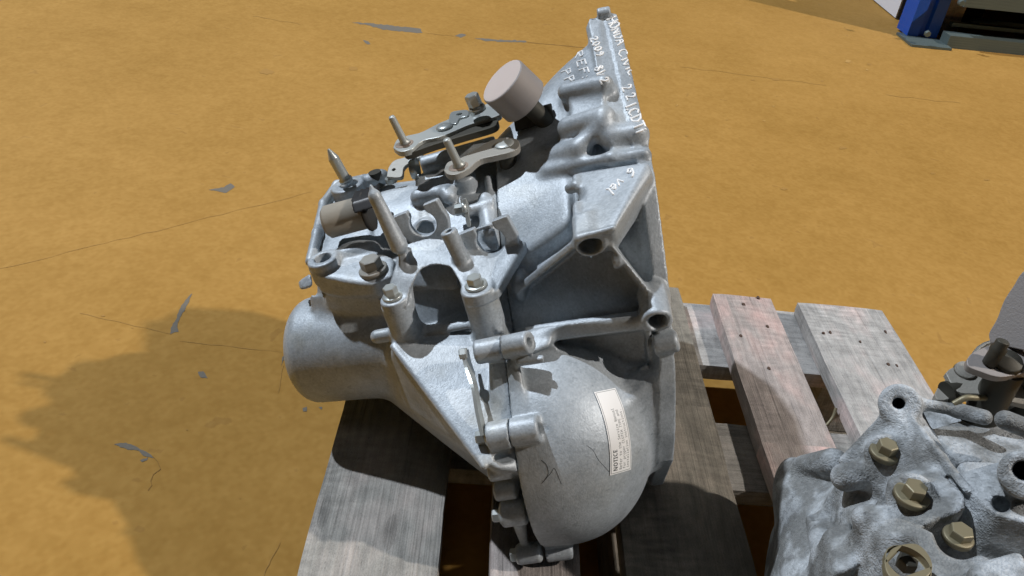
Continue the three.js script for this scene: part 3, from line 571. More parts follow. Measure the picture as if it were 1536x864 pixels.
// transmission case
const TC = new Casting();
{
  TC.add(hull([P(790, 300, 10), P(800, 392, 112), P(800, 490, 120), P(800, 620, 120), P(800, 560, -200), P(780, 330, -280), P(770, 245, -60), P(505, 284, -50), P(485, 322, 20), P(478, 385, 92), P(466, 446, 92), P(745, 250, -60), P(765, 300, 10), P(772, 392, 112), P(765, 490, 120), P(520, 290, -120), P(480, 420, -250), P(745, 320, -280), P(475, 555, 40), P(745, 650, 120), P(745, 560, -200), P(482, 520, -200), P(470, 500, 60), P(620, 262, -70)], 0.01), 0);
  // lower round casing at the far end
  TC.add(cyl(P(458, 526, 18), P(660, 506, 40), rs(84, 20), 0.016), 12);
  TC.add(cyl(P(449, 518, 0), P(480, 518, 0), rs(68, 0), 0.01), 10);
  TC.add(cap(P(466, 578, 55), P(472, 577, 55), rs(10, 60)), 4);
  // lower case between the round casing and the seam, with its ridge
  TC.add(hull([P(775, 486, 122), P(785, 560, 182), P(790, 706, 240), P(790, 735, 110), P(588, 517, 158), P(622, 503, 138), P(742, 488, 122), P(745, 560, 180), P(742, 706, 262), P(722, 692, 258), P(650, 590, 205), P(616, 610, 50), P(742, 726, 100), P(570, 590, 20), P(600, 480, 60), P(742, 600, 0)], 0.004), 10);
  TC.add(cap(P(590, 520, 154), P(726, 700, 256), rs(5, 180)), 6);
  TC.add(hull([P(640, 496, 120), P(700, 470, 112), P(726, 476, 120), P(722, 494, 128), P(650, 512, 135), P(660, 480, 70), P(720, 480, 70)], 0.004), 8);
  TC.add(cap(P(566, 505, 130), P(605, 498, 130), rs(11, 120)), 6);
  TC.add(slab([P(590, 488, 130), P(715, 478, 138), P(715, 486, 142), P(612, 505, 142)], fT, -9, 0.002), 5);
  TC.add(hull([P(540, 548, 96), P(592, 542, 112), P(655, 590, 120), P(640, 612, 50), P(515, 585, 50), P(560, 602, 20), P(640, 560, 20)], 0.012), 8);
  // far-end rim, deck wall
  const rim = [[548, 268, -55], [506, 278, -48], [486, 306, -12], [476, 350, 50], [466, 392, 98]];
  for (let i = 0; i < 4; i++) TC.add(cap(P(...rim[i]), P(...rim[i + 1]), rs(8, 20)), 5);
  TC.add(hull([P(545, 276, -60), P(508, 282, -52), P(490, 310, -16), P(480, 352, 44), P(472, 394, 92), P(560, 380, 80), P(560, 300, 0), P(520, 330, -90), P(500, 400, 20)], 0.004), 4);
  // boss with the upright stud
  TC.add(cyl(off(P(520, 276, -5), fT, -55), P(520, 276, -5), rs(27, 0), 0.002), 6).sub(cyl(off(P(523, 274, -5), fT, -12), off(P(523, 274, -5), fT, 20), rs(14, 0), 0.001), 2);
  TC.add(cap(P(548, 275, -30), P(572, 266, -40), rs(13, -30)), 5);
  // mount pad with hole and column below
  const pad = [P(462, 398, 118), P(476, 380, 98), P(520, 372, 88), P(560, 372, 92), P(590, 386, 110), P(588, 412, 138), P(560, 425, 148), P(530, 424, 146), P(500, 412, 138), P(470, 410, 134)];
  TC.add(slab(pad, fT, -34, 0.003), 5);
  TC.add(cyl(off(P(485, 391, 118), fT, -30), off(P(485, 391, 118), fT, 5), rs(25, 110), 0.002), 5);
  TC.sub(cyl(off(P(485, 389, 118), fT, -45), off(P(485, 389, 118), fT, 20), rs(13.5, 110), 0.001), 2);
  TC.add(cap(P(505, 385, 100), P(560, 372, 80), rs(10, 90)), 8).add(ell(P(535, 380, 80), rs(34, 80), rs(20, 80), rs(20, 80)), 10);
  TC.add(hull([P(478, 432, 124), P(520, 440, 132), P(580, 436, 134), P(600, 500, 84), P(520, 500, 74), P(490, 470, 72), P(500, 440, 60), P(590, 480, 50)], 0.008), 8);
  TC.sub(cap(P(505, 468, 130), P(560, 462, 130), rs(17, 120)), 8);
  TC.add(hull([P(446, 420, 70), P(466, 408, 74), P(470, 432, 84), P(450, 436, 78), P(468, 420, 40), P(452, 432, 40)], 0.003), 4);
  TC.add(hull([P(463, 440, 84), P(495, 445, 92), P(492, 472, 86), P(468, 470, 80), P(470, 450, 40), P(490, 460, 40)], 0.004), 5);
  TC.add(hull([P(640, 246, -20), P(770, 218, -24), P(790, 262, 16), P(785, 335, 78), P(692, 322, 70), P(650, 280, 30), P(660, 270, -80), P(780, 260, -90), P(770, 340, 0)], 0.006), 6);
  // columns that carry the cable bracket
  TC.add(cyl(off(P(592, 447, 168), fT, -75), off(P(592, 447, 168), fT, -5), rs(25, 150), 0.003), 8);
  TC.add(cyl(off(P(716, 430, 176), fT, -85), off(P(716, 430, 176), fT, -5), rs(27, 150), 0.003), 8);
  TC.add(hull([P(735, 440, 165), P(745, 440, 160), P(758, 500, 160), P(742, 500, 168), P(740, 450, 90), P(752, 500, 90)], 0.003), 5);
  // raised blocks on the deck
  TC.add(hull([P(566, 287, 30), P(618, 274, 26), P(640, 300, 66), P(640, 350, 92), P(578, 362, 96), P(572, 320, 70), P(580, 300, -20), P(630, 300, -20)], 0.004), 6);
  TC.add(hull([P(618, 262, 18), P(680, 246, 10), P(742, 262, 22), P(748, 300, 60), P(690, 300, 62), P(625, 292, 50), P(640, 270, -60), P(730, 250, -60)], 0.005), 6);
  TC.add(cap(P(628, 296, 66), P(672, 288, 64), rs(13, 60)), 5);
  TC.add(cyl(P(632, 248, 16), P(745, 216, 4), rs(13, 10), 0.002), 5);
  TC.add(hull([P(628, 304, 66), P(750, 282, 64), P(760, 352, 110), P(640, 362, 104), P(640, 310, 0), P(750, 300, 0), P(750, 360, 40)], 0.005), 6);
  TC.add(cyl(off(P(693, 262, 50), fT, -26), P(693, 262, 50), rs(20, 50), 0.003), 4);
  TC.add(cap(P(668, 290, 74), P(674, 296, 78), rs(11, 70)), 5);
  TC.add(cap(P(700, 318, 100), P(752, 302, 92), rs(9, 90)), 4).add(cap(P(728, 300, 82), P(736, 348, 118), rs(12, 100), rs(15, 110)), 7);
  TC.add(cap(P(732, 268, 38), P(740, 330, 96), rs(6, 80)), 5);
  TC.add(hull([P(715, 340, 112), P(755, 340, 112), P(762, 380, 128), P(715, 385, 130), P(720, 340, 60), P(755, 345, 60)], 0.004), 8);
  TC.add(cyl(off(P(638, 346, 88), fW, -20), P(638, 346, 88), rs(19, 80), 0.002), 4).sub(cyl(off(P(638, 346, 90), fW, -12), off(P(638, 346, 90), fW, 6), rs(14, 80), 0.001), 2);
  TC.add(hull([P(580, 380, 100), P(650, 372, 105), P(690, 400, 120), P(690, 440, 120), P(600, 440, 110), P(620, 400, 50), P(680, 400, 50)], 0.006), 6);
  // seam bosses and edge, case side
  const boss = (x0, y0, x1, y1, w, r, kk = 6) => TC.add(cyl(P(x0, y0, w), P(x1, y1, w), rs(r, w), 0.0025), kk);
  boss(713, 529, 766, 519, 205, 19); boss(732, 656, 780, 647, 244, 23); boss(752, 772, 790, 767, 205, 20); boss(776, 832, 812, 827, 150, 16);
  boss(733, 710, 768, 704, 228, 14); boss(742, 738, 775, 733, 215, 15);
  TC.add(hull([P(728, 540, 200), P(768, 536, 205), P(770, 650, 232), P(778, 770, 200), P(796, 822, 160), P(780, 822, 158), P(755, 770, 195), P(740, 700, 218), P(732, 640, 222), P(750, 560, 120), P(770, 700, 120), P(785, 800, 110)], 0.005), 6);
  TC.sub(cap(P(742, 690, 244), P(764, 684, 244), rs(8, 230)), 4).sub(cap(P(752, 722, 240), P(776, 718, 240), rs(5, 230)), 3);
  TC.keep(half(L(seamN - 0.35, 0, 0), fN));
}
const LO = [-0.22, 0.06, -0.98], HI = [0.27, 0.62, -0.36];
const housing = part('clutch_housing', boxUV(HS.build(LO, HI, 0.0021), tint(3, 0.5)), aluminium, gearbox);
const gearCase = part('transmission_case', boxUV(TC.build(LO, HI, 0.0021), tint(11, 1.1)), aluminium, gearbox);

// cable bracket: two forks on a plate with an arch
const CB = new Casting();
{
  const fd = fF.clone().multiplyScalar(0.5).addScaledVector(fW, 0.5).normalize();
  const fork = (x, y, w, ro, ri, ang) => {
    const c = P(x, y, w), open = fT.clone().multiplyScalar(Math.cos(ang)).addScaledVector(fN, Math.sin(ang)), sd = V().crossVectors(open, fd).normalize();
    const blk = []; for (const [a, b] of [[-0.96, 0.72], [0.96, 0.72], [-1, -0.2], [1, -0.2], [-0.72, -0.9], [0.72, -0.9], [0, -1.02]]) for (const d of [0, -16]) blk.push(c.clone().addScaledVector(sd, a * rs(ro, w)).addScaledVector(open, b * rs(ro, w)).addScaledVector(fd, d * K));
    CB.add(hull(blk, 0.0012), 3);
    CB.ops.push({ f: cyl(off(c, fd, -30), off(c, fd, 12), rs(ri, w), 0.0005), k: 0.0008, s: -1 });
    const q = []; for (const a of [-0.66, 0.66]) for (const b of [0.2, 3]) for (const d of [-30, 12]) q.push(c.clone().addScaledVector(sd, a * rs(ri, w)).addScaledVector(open, b * rs(ri, w)).addScaledVector(fd, d * K));
    CB.ops.push({ f: hull(q, 0.001), k: 0.001, s: -1 });
    return c;
  };
  const top = [P(603, 366, 132), P(640, 356, 122), P(700, 370, 128), P(765, 372, 130), P(790, 362, 128), P(746, 436, 186), P(716, 448, 192), P(690, 440, 184), P(600, 460, 178), P(576, 450, 170), P(590, 410, 160)];
  CB.add(slab(top, fT, -15, 0.002), 4);
  CB.sub(hull([P(606, 500, 260), P(612, 440, 260), P(630, 404, 260), P(652, 396, 260), P(676, 400, 260), P(694, 430, 260), P(706, 500, 260), P(606, 500, 60), P(612, 440, 60), P(630, 404, 60), P(652, 396, 60), P(676, 400, 60), P(694, 430, 60), P(706, 500, 60)], 0.003), 2);
  CB.add(cyl(off(P(590, 446, 172), fT, -18), P(590, 446, 172), rs(22, 160), 0.002), 4);
  CB.add(cyl(off(P(715, 430, 180), fT, -18), P(715, 430, 180), rs(26, 160), 0.002), 4);
  fork(634, 336, 124, 40, 21, -0.2); fork(736, 362, 142, 42, 22, -0.2);
  CB.add(cyl(P(672, 346, 168), P(702, 408, 142), rs(13, 150), 0.0015), 5).add(cap(P(700, 402, 140), P(708, 420, 160), rs(14, 150)), 5);
  CB.sub(cyl(P(669, 340, 171), P(684, 371, 157), rs(6, 150), 0.0005), 1);
  CB.add(slab([P(770, 372, 130), P(790, 355, 126), P(786, 378, 132), P(748, 436, 180), P(742, 426, 176)], fN, -7, 0.002), 4);
  CB.add(cap(P(700, 350, 140), P(760, 330, 120), rs(3, 130)), 2);
  CB.add(slab([P(592, 350, 150), P(606, 356, 150), P(621, 470, 165), P(608, 474, 165)], fW, -14, 0.002), 4);
  CB.add(cap(P(562, 294, 178), P(598, 368, 158), rs(10, 160), rs(14, 150)), 4).add(cap(P(556, 279, 182), P(563, 296, 178), rs(2.5, 170), rs(9, 170)), 3);
}
part('cable_bracket', boxUV(CB.build([-0.16, 0.2, -0.8], [0.12, 0.52, -0.45], 0.0014), tint(21, 0.3)), aluminium, gearbox);

// bolts on the case
bolt(gearbox, P(560, 405, 128), fT, rs(17, 120), rs(17, 120), dullSteel, 1.35, 0.2);
bolt(gearbox, P(589, 445, 172), fT, rs(11.5, 160), rs(15, 160), zinc, 1.4, 0.1);
bolt(gearbox, P(714, 428, 180), fT, rs(12, 160), rs(13, 160), zinc, 1.45, 0.5);
bolt(gearbox, P(699, 313, 104), fN.clone().negate(), rs(9, 100), rs(14, 100), zinc, 1.3);
const seamBolt = (x, y, w, r, h) => bolt(gearbox, P(x, y, w), fN.clone().negate(), rs(r, w), rs(h, w), zinc, 1.35, 0.5);
seamBolt(733, 655, 246, 11, 16); seamBolt(753, 773, 206, 10, 12); seamBolt(778, 832, 150, 11, 10);
// steel cable clip seen on edge along the seam
{
  const n = fN.clone().multiplyScalar(-0.97).addScaledVector(fU, 0.16).addScaledVector(fW, 0.12).normalize(), c = new THREE.CatmullRomCurve3([P(697, 528, 214), P(702, 550, 222), P(712, 580, 240), P(718, 615, 250), P(726, 652, 258)]);
  const pts = c.getPoints(24), pos = [], ix = [];
  pts.forEach((p, i) => { const wdt = i < 10 ? 15 : 11; for (const s of [0, 1]) for (const d of [0, -1]) { const q = off(off(p, fW, s ? -wdt * 1.6 : 4), fN, d * 4); pos.push(q.x, q.y, q.z); } });
  for (let i = 0; i < pts.length - 1; i++) { const a = i * 4, b = a + 4; for (const [p, q] of [[0, 1], [1, 3], [3, 2], [2, 0]]) ix.push(a + p, b + p, b + q, a + p, b + q, a + q); }
  ix.push(0, 1, 3, 0, 3, 2); const e = (pts.length - 1) * 4; ix.push(e, e + 3, e + 1, e, e + 2, e + 3);
  let g = new THREE.BufferGeometry(); g.setAttribute('position', new THREE.Float32BufferAttribute(pos, 3)); g.setIndex(ix); g = g.toNonIndexed(); g.computeVertexNormals();
  const clip = part('cable_clip', g, zinc, gearbox);
  part('clip_bolt', hexHead(P(699, 530, 216), fN.clone().negate(), rs(9, 200), rs(10, 200)), zinc, clip);
}
// sensor with plug
{
  const a = P(488, 334, 88), b = P(548, 318, 84), s = part('reverse_switch', turned(a, V().subVectors(b, a), [[0, 0], [rs(21, 80), 0], [rs(26, 80), rs(5, 80)], [rs(26, 80), a.distanceTo(b)], [rs(18, 80), a.distanceTo(b) + rs(3, 80)], [0, a.distanceTo(b) + rs(3, 80)]]), sensorGrey, gearbox);
  const q = [P(526, 305, 118), P(562, 294, 112), P(566, 312, 118), P(530, 323, 124)];
  const S = new Casting().add(slab(q, fF, -34, 0.0015), 0).add(slab([P(524, 302, 112), P(562, 291, 106), P(564, 297, 110), P(526, 308, 116)], fF, -36, 0.001), 1);
  part('plug_socket', S.build([-0.16, 0.25, -0.75], [-0.02, 0.5, -0.5], 0.0016), blackPlastic, s);
  part('mounting_ring', turned(b, V().subVectors(b, a), [[0, 0], [rs(30, 80), 0], [rs(32, 80), rs(3, 80)], [rs(30, 80), rs(9, 80)], [0, rs(9, 80)]]), rubberDark, s);
}
// upright stud, linkage pins, levers
const lean = fT.clone().multiplyScalar(0.97).addScaledVector(fN, -0.16).normalize();
function pin(parent, x0, y0, w, len, r, mat, tip, name = 'pin') { const a = P(x0, y0, w), q = rs(1, w); return part(name, turned(a, lean, [[0, 0], [r * 1.25 * q, 0], [r * 1.25 * q, 5 * q], [r * q, 7 * q], [r * q, (len - tip) * q], [r * 0.92 * q, (len - tip + 1) * q], [r * (tip > 8 ? 0.25 : 0.7) * q, len * q], [0, len * q]]), mat, parent); }
pin(gearbox, 520, 272, 10, 58, 8.5, zinc, 16, 'locating_stud');
const lev1ref = P(668, 192, 40), lev2ref = P(720, 232, 62);
const up1 = part('shift_lever', plate([[590, 222], [596, 210], [612, 204], [632, 199], [660, 185], [690, 173], [722, 160], [745, 152], [752, 170], [736, 178], [706, 187], [680, 198], [660, 206], [634, 212], [618, 224], [600, 228]], lev1ref, fT, 0.0042, [[667, 192, 0.003]]), steel, gearbox);
part('rivet', turned(off(onPlane(667, 193, lev1ref, fT), fT, 1), fT, [[0, 0], [rs(13, 40), 0], [rs(13, 40), rs(3, 40)], [rs(9, 40), rs(5, 40)], [rs(3, 40), rs(6, 40)], [0, rs(5, 40)]]), zinc, up1);
{ const b = onPlane(608, 216, lev1ref, fT); part('pin', turned(b, lean, [[0, 0], [rs(9, 40), 0], [rs(9, 40), rs(4, 40)], [rs(6, 40), rs(6, 40)], [rs(5.2, 40), rs(44, 40)], [rs(4, 40), rs(47, 40)], [0, rs(47, 40)]]), steel, up1); }
for (const [x, y, ref, o, w] of [[607, 217, lev1ref, up1, 40]]) part('pin_washer', turned(onPlane(x, y, ref, fT), fT, [[0, 0], [rs(14, w), 0], [rs(14, w), rs(1.6, w)], [0, rs(1.6, w)]]), rustGrey, o);
part('lever_web', plate([[604, 226], [640, 214], [690, 196], [742, 180], [742, 190], [700, 203], [650, 218], [612, 231]], off(onPlane(660, 205, lev1ref, fT), fT, -5), fT, 0.005), darkSteel, up1);
const up2 = part('select_lever', plate([[666, 256], [672, 244], [690, 238], [712, 226], [735, 212], [758, 207], [776, 210], [779, 220], [768, 228], [744, 234], [720, 240], [704, 253], [686, 262], [672, 262]], lev2ref, fT, 0.0045), dullSteel, gearbox);
part('rivet', turned(off(onPlane(757, 218, lev2ref, fT), fT, 1), fT, [[0, 0], [rs(15, 50), 0], [rs(15, 50), rs(2, 50)], [rs(10, 50), rs(4, 50)], [0, rs(4, 50)]]), steel, up2);
{ const b = onPlane(689, 250, lev2ref, fT); part('pin', turned(b, lean, [[0, 0], [rs(10, 50), 0], [rs(10, 50), rs(4, 50)], [rs(6.5, 50), rs(7, 50)], [rs(6, 50), rs(44, 50)], [rs(4.6, 50), rs(47, 50)], [0, rs(47, 50)]]), steel, up2); }
part('pin_washer', turned(onPlane(688, 251, lev2ref, fT), fT, [[0, 0], [rs(15, 50), 0], [rs(15, 50), rs(1.6, 50)], [0, rs(1.6, 50)]]), rustGrey, up2);
part('lever_hub', rod(off(onPlane(757, 220, lev2ref, fT), fT, -40), off(onPlane(757, 220, lev2ref, fT), fT, -7), rs(14, 50)), darkSteel, up2);
// counterweight and the arm under it
{
  const ax = fN.clone().multiplyScalar(-0.5).addScaledVector(fU, 0.62).addScaledVector(fW, 0.6).normalize(), f = P(753, 121, 70), r = rs(40, 70), h = rs(50, 70);
  const w = part('counterweight', turned(off(f, ax, 0).addScaledVector(ax, -h), ax, [[0, 0], [r * 0.96, 0], [r, r * 0.04], [r, h - r * 0.05], [r * 0.965, h], [0, h]], 56), weightSteel, gearbox);
  part('end_face', turned(f, ax, [[0, -0.0004], [r * 0.955, -0.0004], [r * 0.95, 0.0003], [0, 0.0003]], 56), weightFace, w);
  part('weight_arm', rod(off(f, ax, -105), off(f, ax, -48), rs(14, 60), rs(15, 60)), darkSteel, w);
  const c = off(f, ax, -82);
  part('arm_plate', slabGeo([off(off(c, fN, -40), fU, -14), off(off(c, fN, 18), fU, -8), off(off(c, fN, 18), fU, 16), off(off(c, fN, -40), fU, 10)], fW, -12), darkSteel, w);
  bolt(gearbox, P(716, 164, 42), lean, rs(11, 40), rs(20, 40), zinc, 1.2, 0.2);
  part('return_tab', plate([[673, 185], [676, 170], [690, 166], [702, 166], [702, 174], [690, 178], [684, 186]], P(688, 176, 20), fT, 0.003, [[689, 172, 0.0035]]), zinc, gearbox);
  part('locking_tab', turned(onPlane(714, 175, lev1ref, fT), fT, [[0, 0], [rs(7, 40), 0], [rs(7, 40), rs(1.5, 40)], [0, rs(1.5, 40)]]), zinc, gearbox);
}
function slabGeo(pts, dir, depth) {
  const n = pts.length, q = pts.map(p => off(p, dir, depth)), tri = [];
  for (let i = 1; i < n - 1; i++) tri.push(pts[0], pts[i], pts[i + 1], q[0], q[i + 1], q[i]);
  for (let i = 0; i < n; i++) { const j = (i + 1) % n; tri.push(pts[i], q[i], q[j], pts[i], q[j], pts[j]); }
  const g = new THREE.BufferGeometry(); g.setAttribute('position', new THREE.Float32BufferAttribute(tri.flatMap(p => [p.x, p.y, p.z]), 3)); g.computeVertexNormals(); return g;
}
// pressed hook bracket, hose stub, small clips
part('cable_hook', plate([[580, 266], [583, 252], [592, 241], [608, 236], [628, 226], [634, 234], [616, 244], [606, 252], [602, 266]], P(600, 252, 20), fT.clone().multiplyScalar(0.85).addScaledVector(fW, 0.4).normalize(), 0.003, [[591, 255, 0.0026]]), dullSteel, gearbox);
part('clip_band', turned(P(622, 252, 24), fN, [[rs(15, 20), -0.003], [rs(17, 20), -0.003], [rs(17, 20), 0.003], [rs(15, 20), 0.003]]), zinc, gearbox);
part('hook_foot', rod(off(P(586, 268, 20), fT, -6), off(P(586, 268, 20), fT, 2), rs(9, 20)), zinc, gearbox);
part('breather_cap', rod(off(P(563, 262, -30), fT, -20), off(P(563, 262, -30), fT, 5), rs(10, -20)), darkSteel, gearbox);
part('spring_strip', plate([[693, 300], [699, 298], [703, 320], [706, 338], [701, 340], [697, 322]], P(700, 320, 112), fW, 0.002), zinc, gearbox);

// notice sticker on the dome
{
  const cn = document.createElement('canvas'); cn.width = 640; cn.height = 176; const c = cn.getContext('2d');
  c.fillStyle = '#eef0f0'; c.fillRect(0, 0, 640, 176); c.strokeStyle = '#5d6468'; c.lineWidth = 3; c.strokeRect(9, 9, 622, 158); c.fillStyle = '#30363a';
  c.font = 'bold 44px sans-serif'; c.fillText('NOTICE', 22, 56); c.font = '29px monospace';
  c.fillText('Refer to the Service Manual', 24, 92, 585); c.fillText('for proper CLUTCH TYPE and', 24, 122, 560); c.fillText('installation instructions.', 24, 152, 540);
  const t = new THREE.CanvasTexture(cn); t.colorSpace = THREE.SRGBColorSpace;
  const q = [[914, 713.5], [890, 588.5], [918.7, 575], [942.6, 694.6]], NU = 24, NV = 8, pos = [], ix = [];   // along the text, across it
  const C = q.map(p => HS.hit(...p)), ux = V().subVectors(C[1], C[0]), vy0 = V().subVectors(C[2], C[1]);
  const eu = ux.clone().normalize(), ev = vy0.clone().addScaledVector(eu, -vy0.dot(eu)).normalize(), nrm = V().crossVectors(eu, ev).normalize(); if (nrm.dot(fW) < 0) nrm.negate();
  const lu = ux.length(), lv = Math.abs(vy0.dot(ev)), o = C[0], uvs = [];
  for (let j = 0; j <= NV; j++) for (let i = 0; i <= NU; i++) {
    const b = o.clone().addScaledVector(eu, lu * i / NU).addScaledVector(ev, lv * j / NV).addScaledVector(nrm, 0.05); let s = 0;
    for (let k = 0; k < 80; k++) { const d = HS.eval(b.x - nrm.x * s, b.y - nrm.y * s, b.z - nrm.z * s); if (d < 0.0001) break; s += d * 0.8; }
    b.addScaledVector(nrm, 0.0007 - s); pos.push(b.x, b.y, b.z); uvs.push(i / NU, 1 - j / NV);
    if (i < NU && j < NV) { const a = i + j * (NU + 1); ix.push(a, a + 1, a + NU + 2, a, a + NU + 2, a + NU + 1); }
  }
  const g = new THREE.BufferGeometry(); g.setAttribute('position', new THREE.Float32BufferAttribute(pos, 3)); g.setAttribute('uv', new THREE.Float32BufferAttribute(uvs, 2)); g.setIndex(ix); g.computeVertexNormals();
  part('notice_sticker', g, new THREE.MeshStandardMaterial({ map: t, roughness: 0.5, side: THREE.DoubleSide }), gearbox);
}
// paint-pen handwriting: strokes laid on the casting
const GL = {
  H: [[[0, 0], [0.05, 1]], [[0.62, 0], [0.58, 1]], [[0, 0.5], [0.62, 0.55]]], O: [[[0.3, 1], [0.05, 0.8], [0, 0.4], [0.2, 0.03], [0.5, 0.1], [0.62, 0.5], [0.5, 0.9], [0.3, 1]]], N: [[[0, 0], [0.05, 1], [0.5, 0.05], [0.58, 1]]],
  D: [[[0.05, 0], [0.05, 1]], [[0, 1], [0.4, 0.9], [0.6, 0.5], [0.4, 0.08], [0, 0]]], A: [[[0, 0], [0.3, 1], [0.6, 0]], [[0.1, 0.35], [0.52, 0.38]]], C: [[[0.55, 0.85], [0.3, 1], [0.05, 0.7], [0.03, 0.3], [0.25, 0.02], [0.55, 0.15]]],
  i: [[[0.1, 0], [0.12, 0.6]], [[0.13, 0.85], [0.15, 0.92]]], v: [[[0, 0.65], [0.22, 0], [0.45, 0.68]]], c: [[[0.42, 0.6], [0.2, 0.68], [0.03, 0.35], [0.15, 0.03], [0.42, 0.1]]], 2: [[[0.03, 0.75], [0.2, 1], [0.45, 0.88], [0.45, 0.6], [0.02, 0.04], [0.55, 0.03]]],
  0: [[[0.25, 1], [0.03, 0.7], [0.05, 0.2], [0.25, 0], [0.45, 0.3], [0.45, 0.75], [0.25, 1]]], 9: [[[0.45, 0.75], [0.25, 1], [0.05, 0.75], [0.2, 0.5], [0.45, 0.7], [0.42, 0.3], [0.2, 0]]], 8: [[[0.25, 0.55], [0.05, 0.8], [0.25, 1], [0.45, 0.8], [0.25, 0.55], [0.02, 0.25], [0.25, 0], [0.48, 0.25], [0.25, 0.55]]],
  1: [[[0.1, 0], [0.12, 1]]], T: [[[0.3, 0], [0.3, 1]], [[0, 0.98], [0.62, 1]]], R: [[[0.03, 0], [0.05, 1], [0.4, 0.95], [0.45, 0.65], [0.08, 0.5], [0.5, 0]]], E: [[[0.5, 1], [0.05, 0.97], [0.05, 0.02], [0.5, 0]], [[0.05, 0.52], [0.4, 0.54]]], F: [[[0.5, 1], [0.05, 0.97], [0.05, 0]], [[0.05, 0.55], [0.4, 0.56]]],
  P: [[[0.03, 0], [0.05, 1], [0.42, 0.92], [0.45, 0.62], [0.08, 0.5]]], 6: [[[0.4, 1], [0.12, 0.7], [0.03, 0.25], [0.25, 0], [0.47, 0.22], [0.3, 0.48], [0.06, 0.3]]], e: [[[0.03, 0.35], [0.42, 0.42], [0.25, 0.68], [0.04, 0.4], [0.15, 0.04], [0.42, 0.12]]], l: [[[0.08, 1], [0.05, 0.2], [0.2, 0]]],
  '.': [[[0.05, 0], [0.08, 0.06]]], ':': [[[0.05, 0.1], [0.07, 0.15]], [[0.05, 0.6], [0.07, 0.65]]], '/': [[[0, 0], [0.35, 1]]], ' ': [],
};
const WID = { ' ': 0.45, i: 0.32, '1': 0.32, '.': 0.25, ':': 0.3, l: 0.34, v: 0.6, c: 0.58, e: 0.58 };
function write(text, p0, p1, height, width) {   // baseline from p0 to p1 in photograph pixels
  const total = [...text].reduce((s, ch) => s + (WID[ch] ?? 0.78), 0), len = Math.hypot(p1[0] - p0[0], p1[1] - p0[1]), dx = (p1[0] - p0[0]) / len, dy = (p1[1] - p0[1]) / len, sx = len / total; let pen = 0;
  for (const ch of text) {
    const geos = [];
    for (const st of GL[ch] ?? []) {
      const fine = []; for (let i = 0; i < st.length - 1; i++) for (let k = 0; k < 3; k++) fine.push([st[i][0] + (st[i + 1][0] - st[i][0]) * k / 3, st[i][1] + (st[i + 1][1] - st[i][1]) * k / 3]); fine.push(st[st.length - 1]);
      const pts = [];
      for (const [gx, gy] of fine) {
        const a = (pen + gx) * sx, b = gy * height + (rnd() - 0.5) * 0.3, h = HS.hit(p0[0] + dx * a + dy * b, p0[1] + dy * a - dx * b);
        if (h && (!pts.length || h.distanceTo(pts[pts.length - 1]) < 0.02)) pts.push(h);
      }
      if (pts.length > 1) { const g = new THREE.TubeGeometry(new THREE.CatmullRomCurve3(pts), pts.length * 3, width * K * (0.85 + rnd() * 0.3), 6); geos.push(g); for (const e of [pts[0], pts[pts.length - 1]]) { const s = new THREE.SphereGeometry(width * K, 8, 6); s.translate(e.x, e.y, e.z); geos.push(s); } }
    }
    if (geos.length) part('handwritten_letter', mergeGeometries(geos.map(g => { g.deleteAttribute('uv'); return g; })), whiteMarker, gearbox);
    pen += WID[ch] ?? 0.78;
  }

}
write('HONDA', [910, 30], [927, 70], 15, 1.44); write('Civic', [926, 78], [944, 116], 14, 1.44); write('2 2', [932, 132], [942, 153], 15, 1.38); write('1.CDTi', [938, 160], [956, 202], 16, 1.44);
write('2009', [885, 58], [897, 88], 11, 1.38); write('81/2', [891, 103], [903, 128], 13, 1.38);
write('REF:', [861, 80], [874, 121], 13, 1.44); write('PP', [842, 108], [852, 130], 14, 1.44);
write('6 vel', [946, 251], [908, 286], 12, 1.50);


const pencil = new THREE.MeshStandardMaterial({ color: 0x33373a, roughness: 0.8 });
for (const st of [[[812, 690], [820, 698], [822, 712], [812, 726], [826, 710], [832, 703], [842, 726]], [[880, 668], [890, 676], [898, 690], [914, 708]]]) {
  const pts = new THREE.SplineCurve(st.map(p => new THREE.Vector2(...p))).getPoints(30).map(p => HS.hit(p.x, p.y)).filter(Boolean);
  part('pencil_mark', new THREE.TubeGeometry(new THREE.CatmullRomCurve3(pts), 60, 0.00015, 5), pencil, gearbox);
}

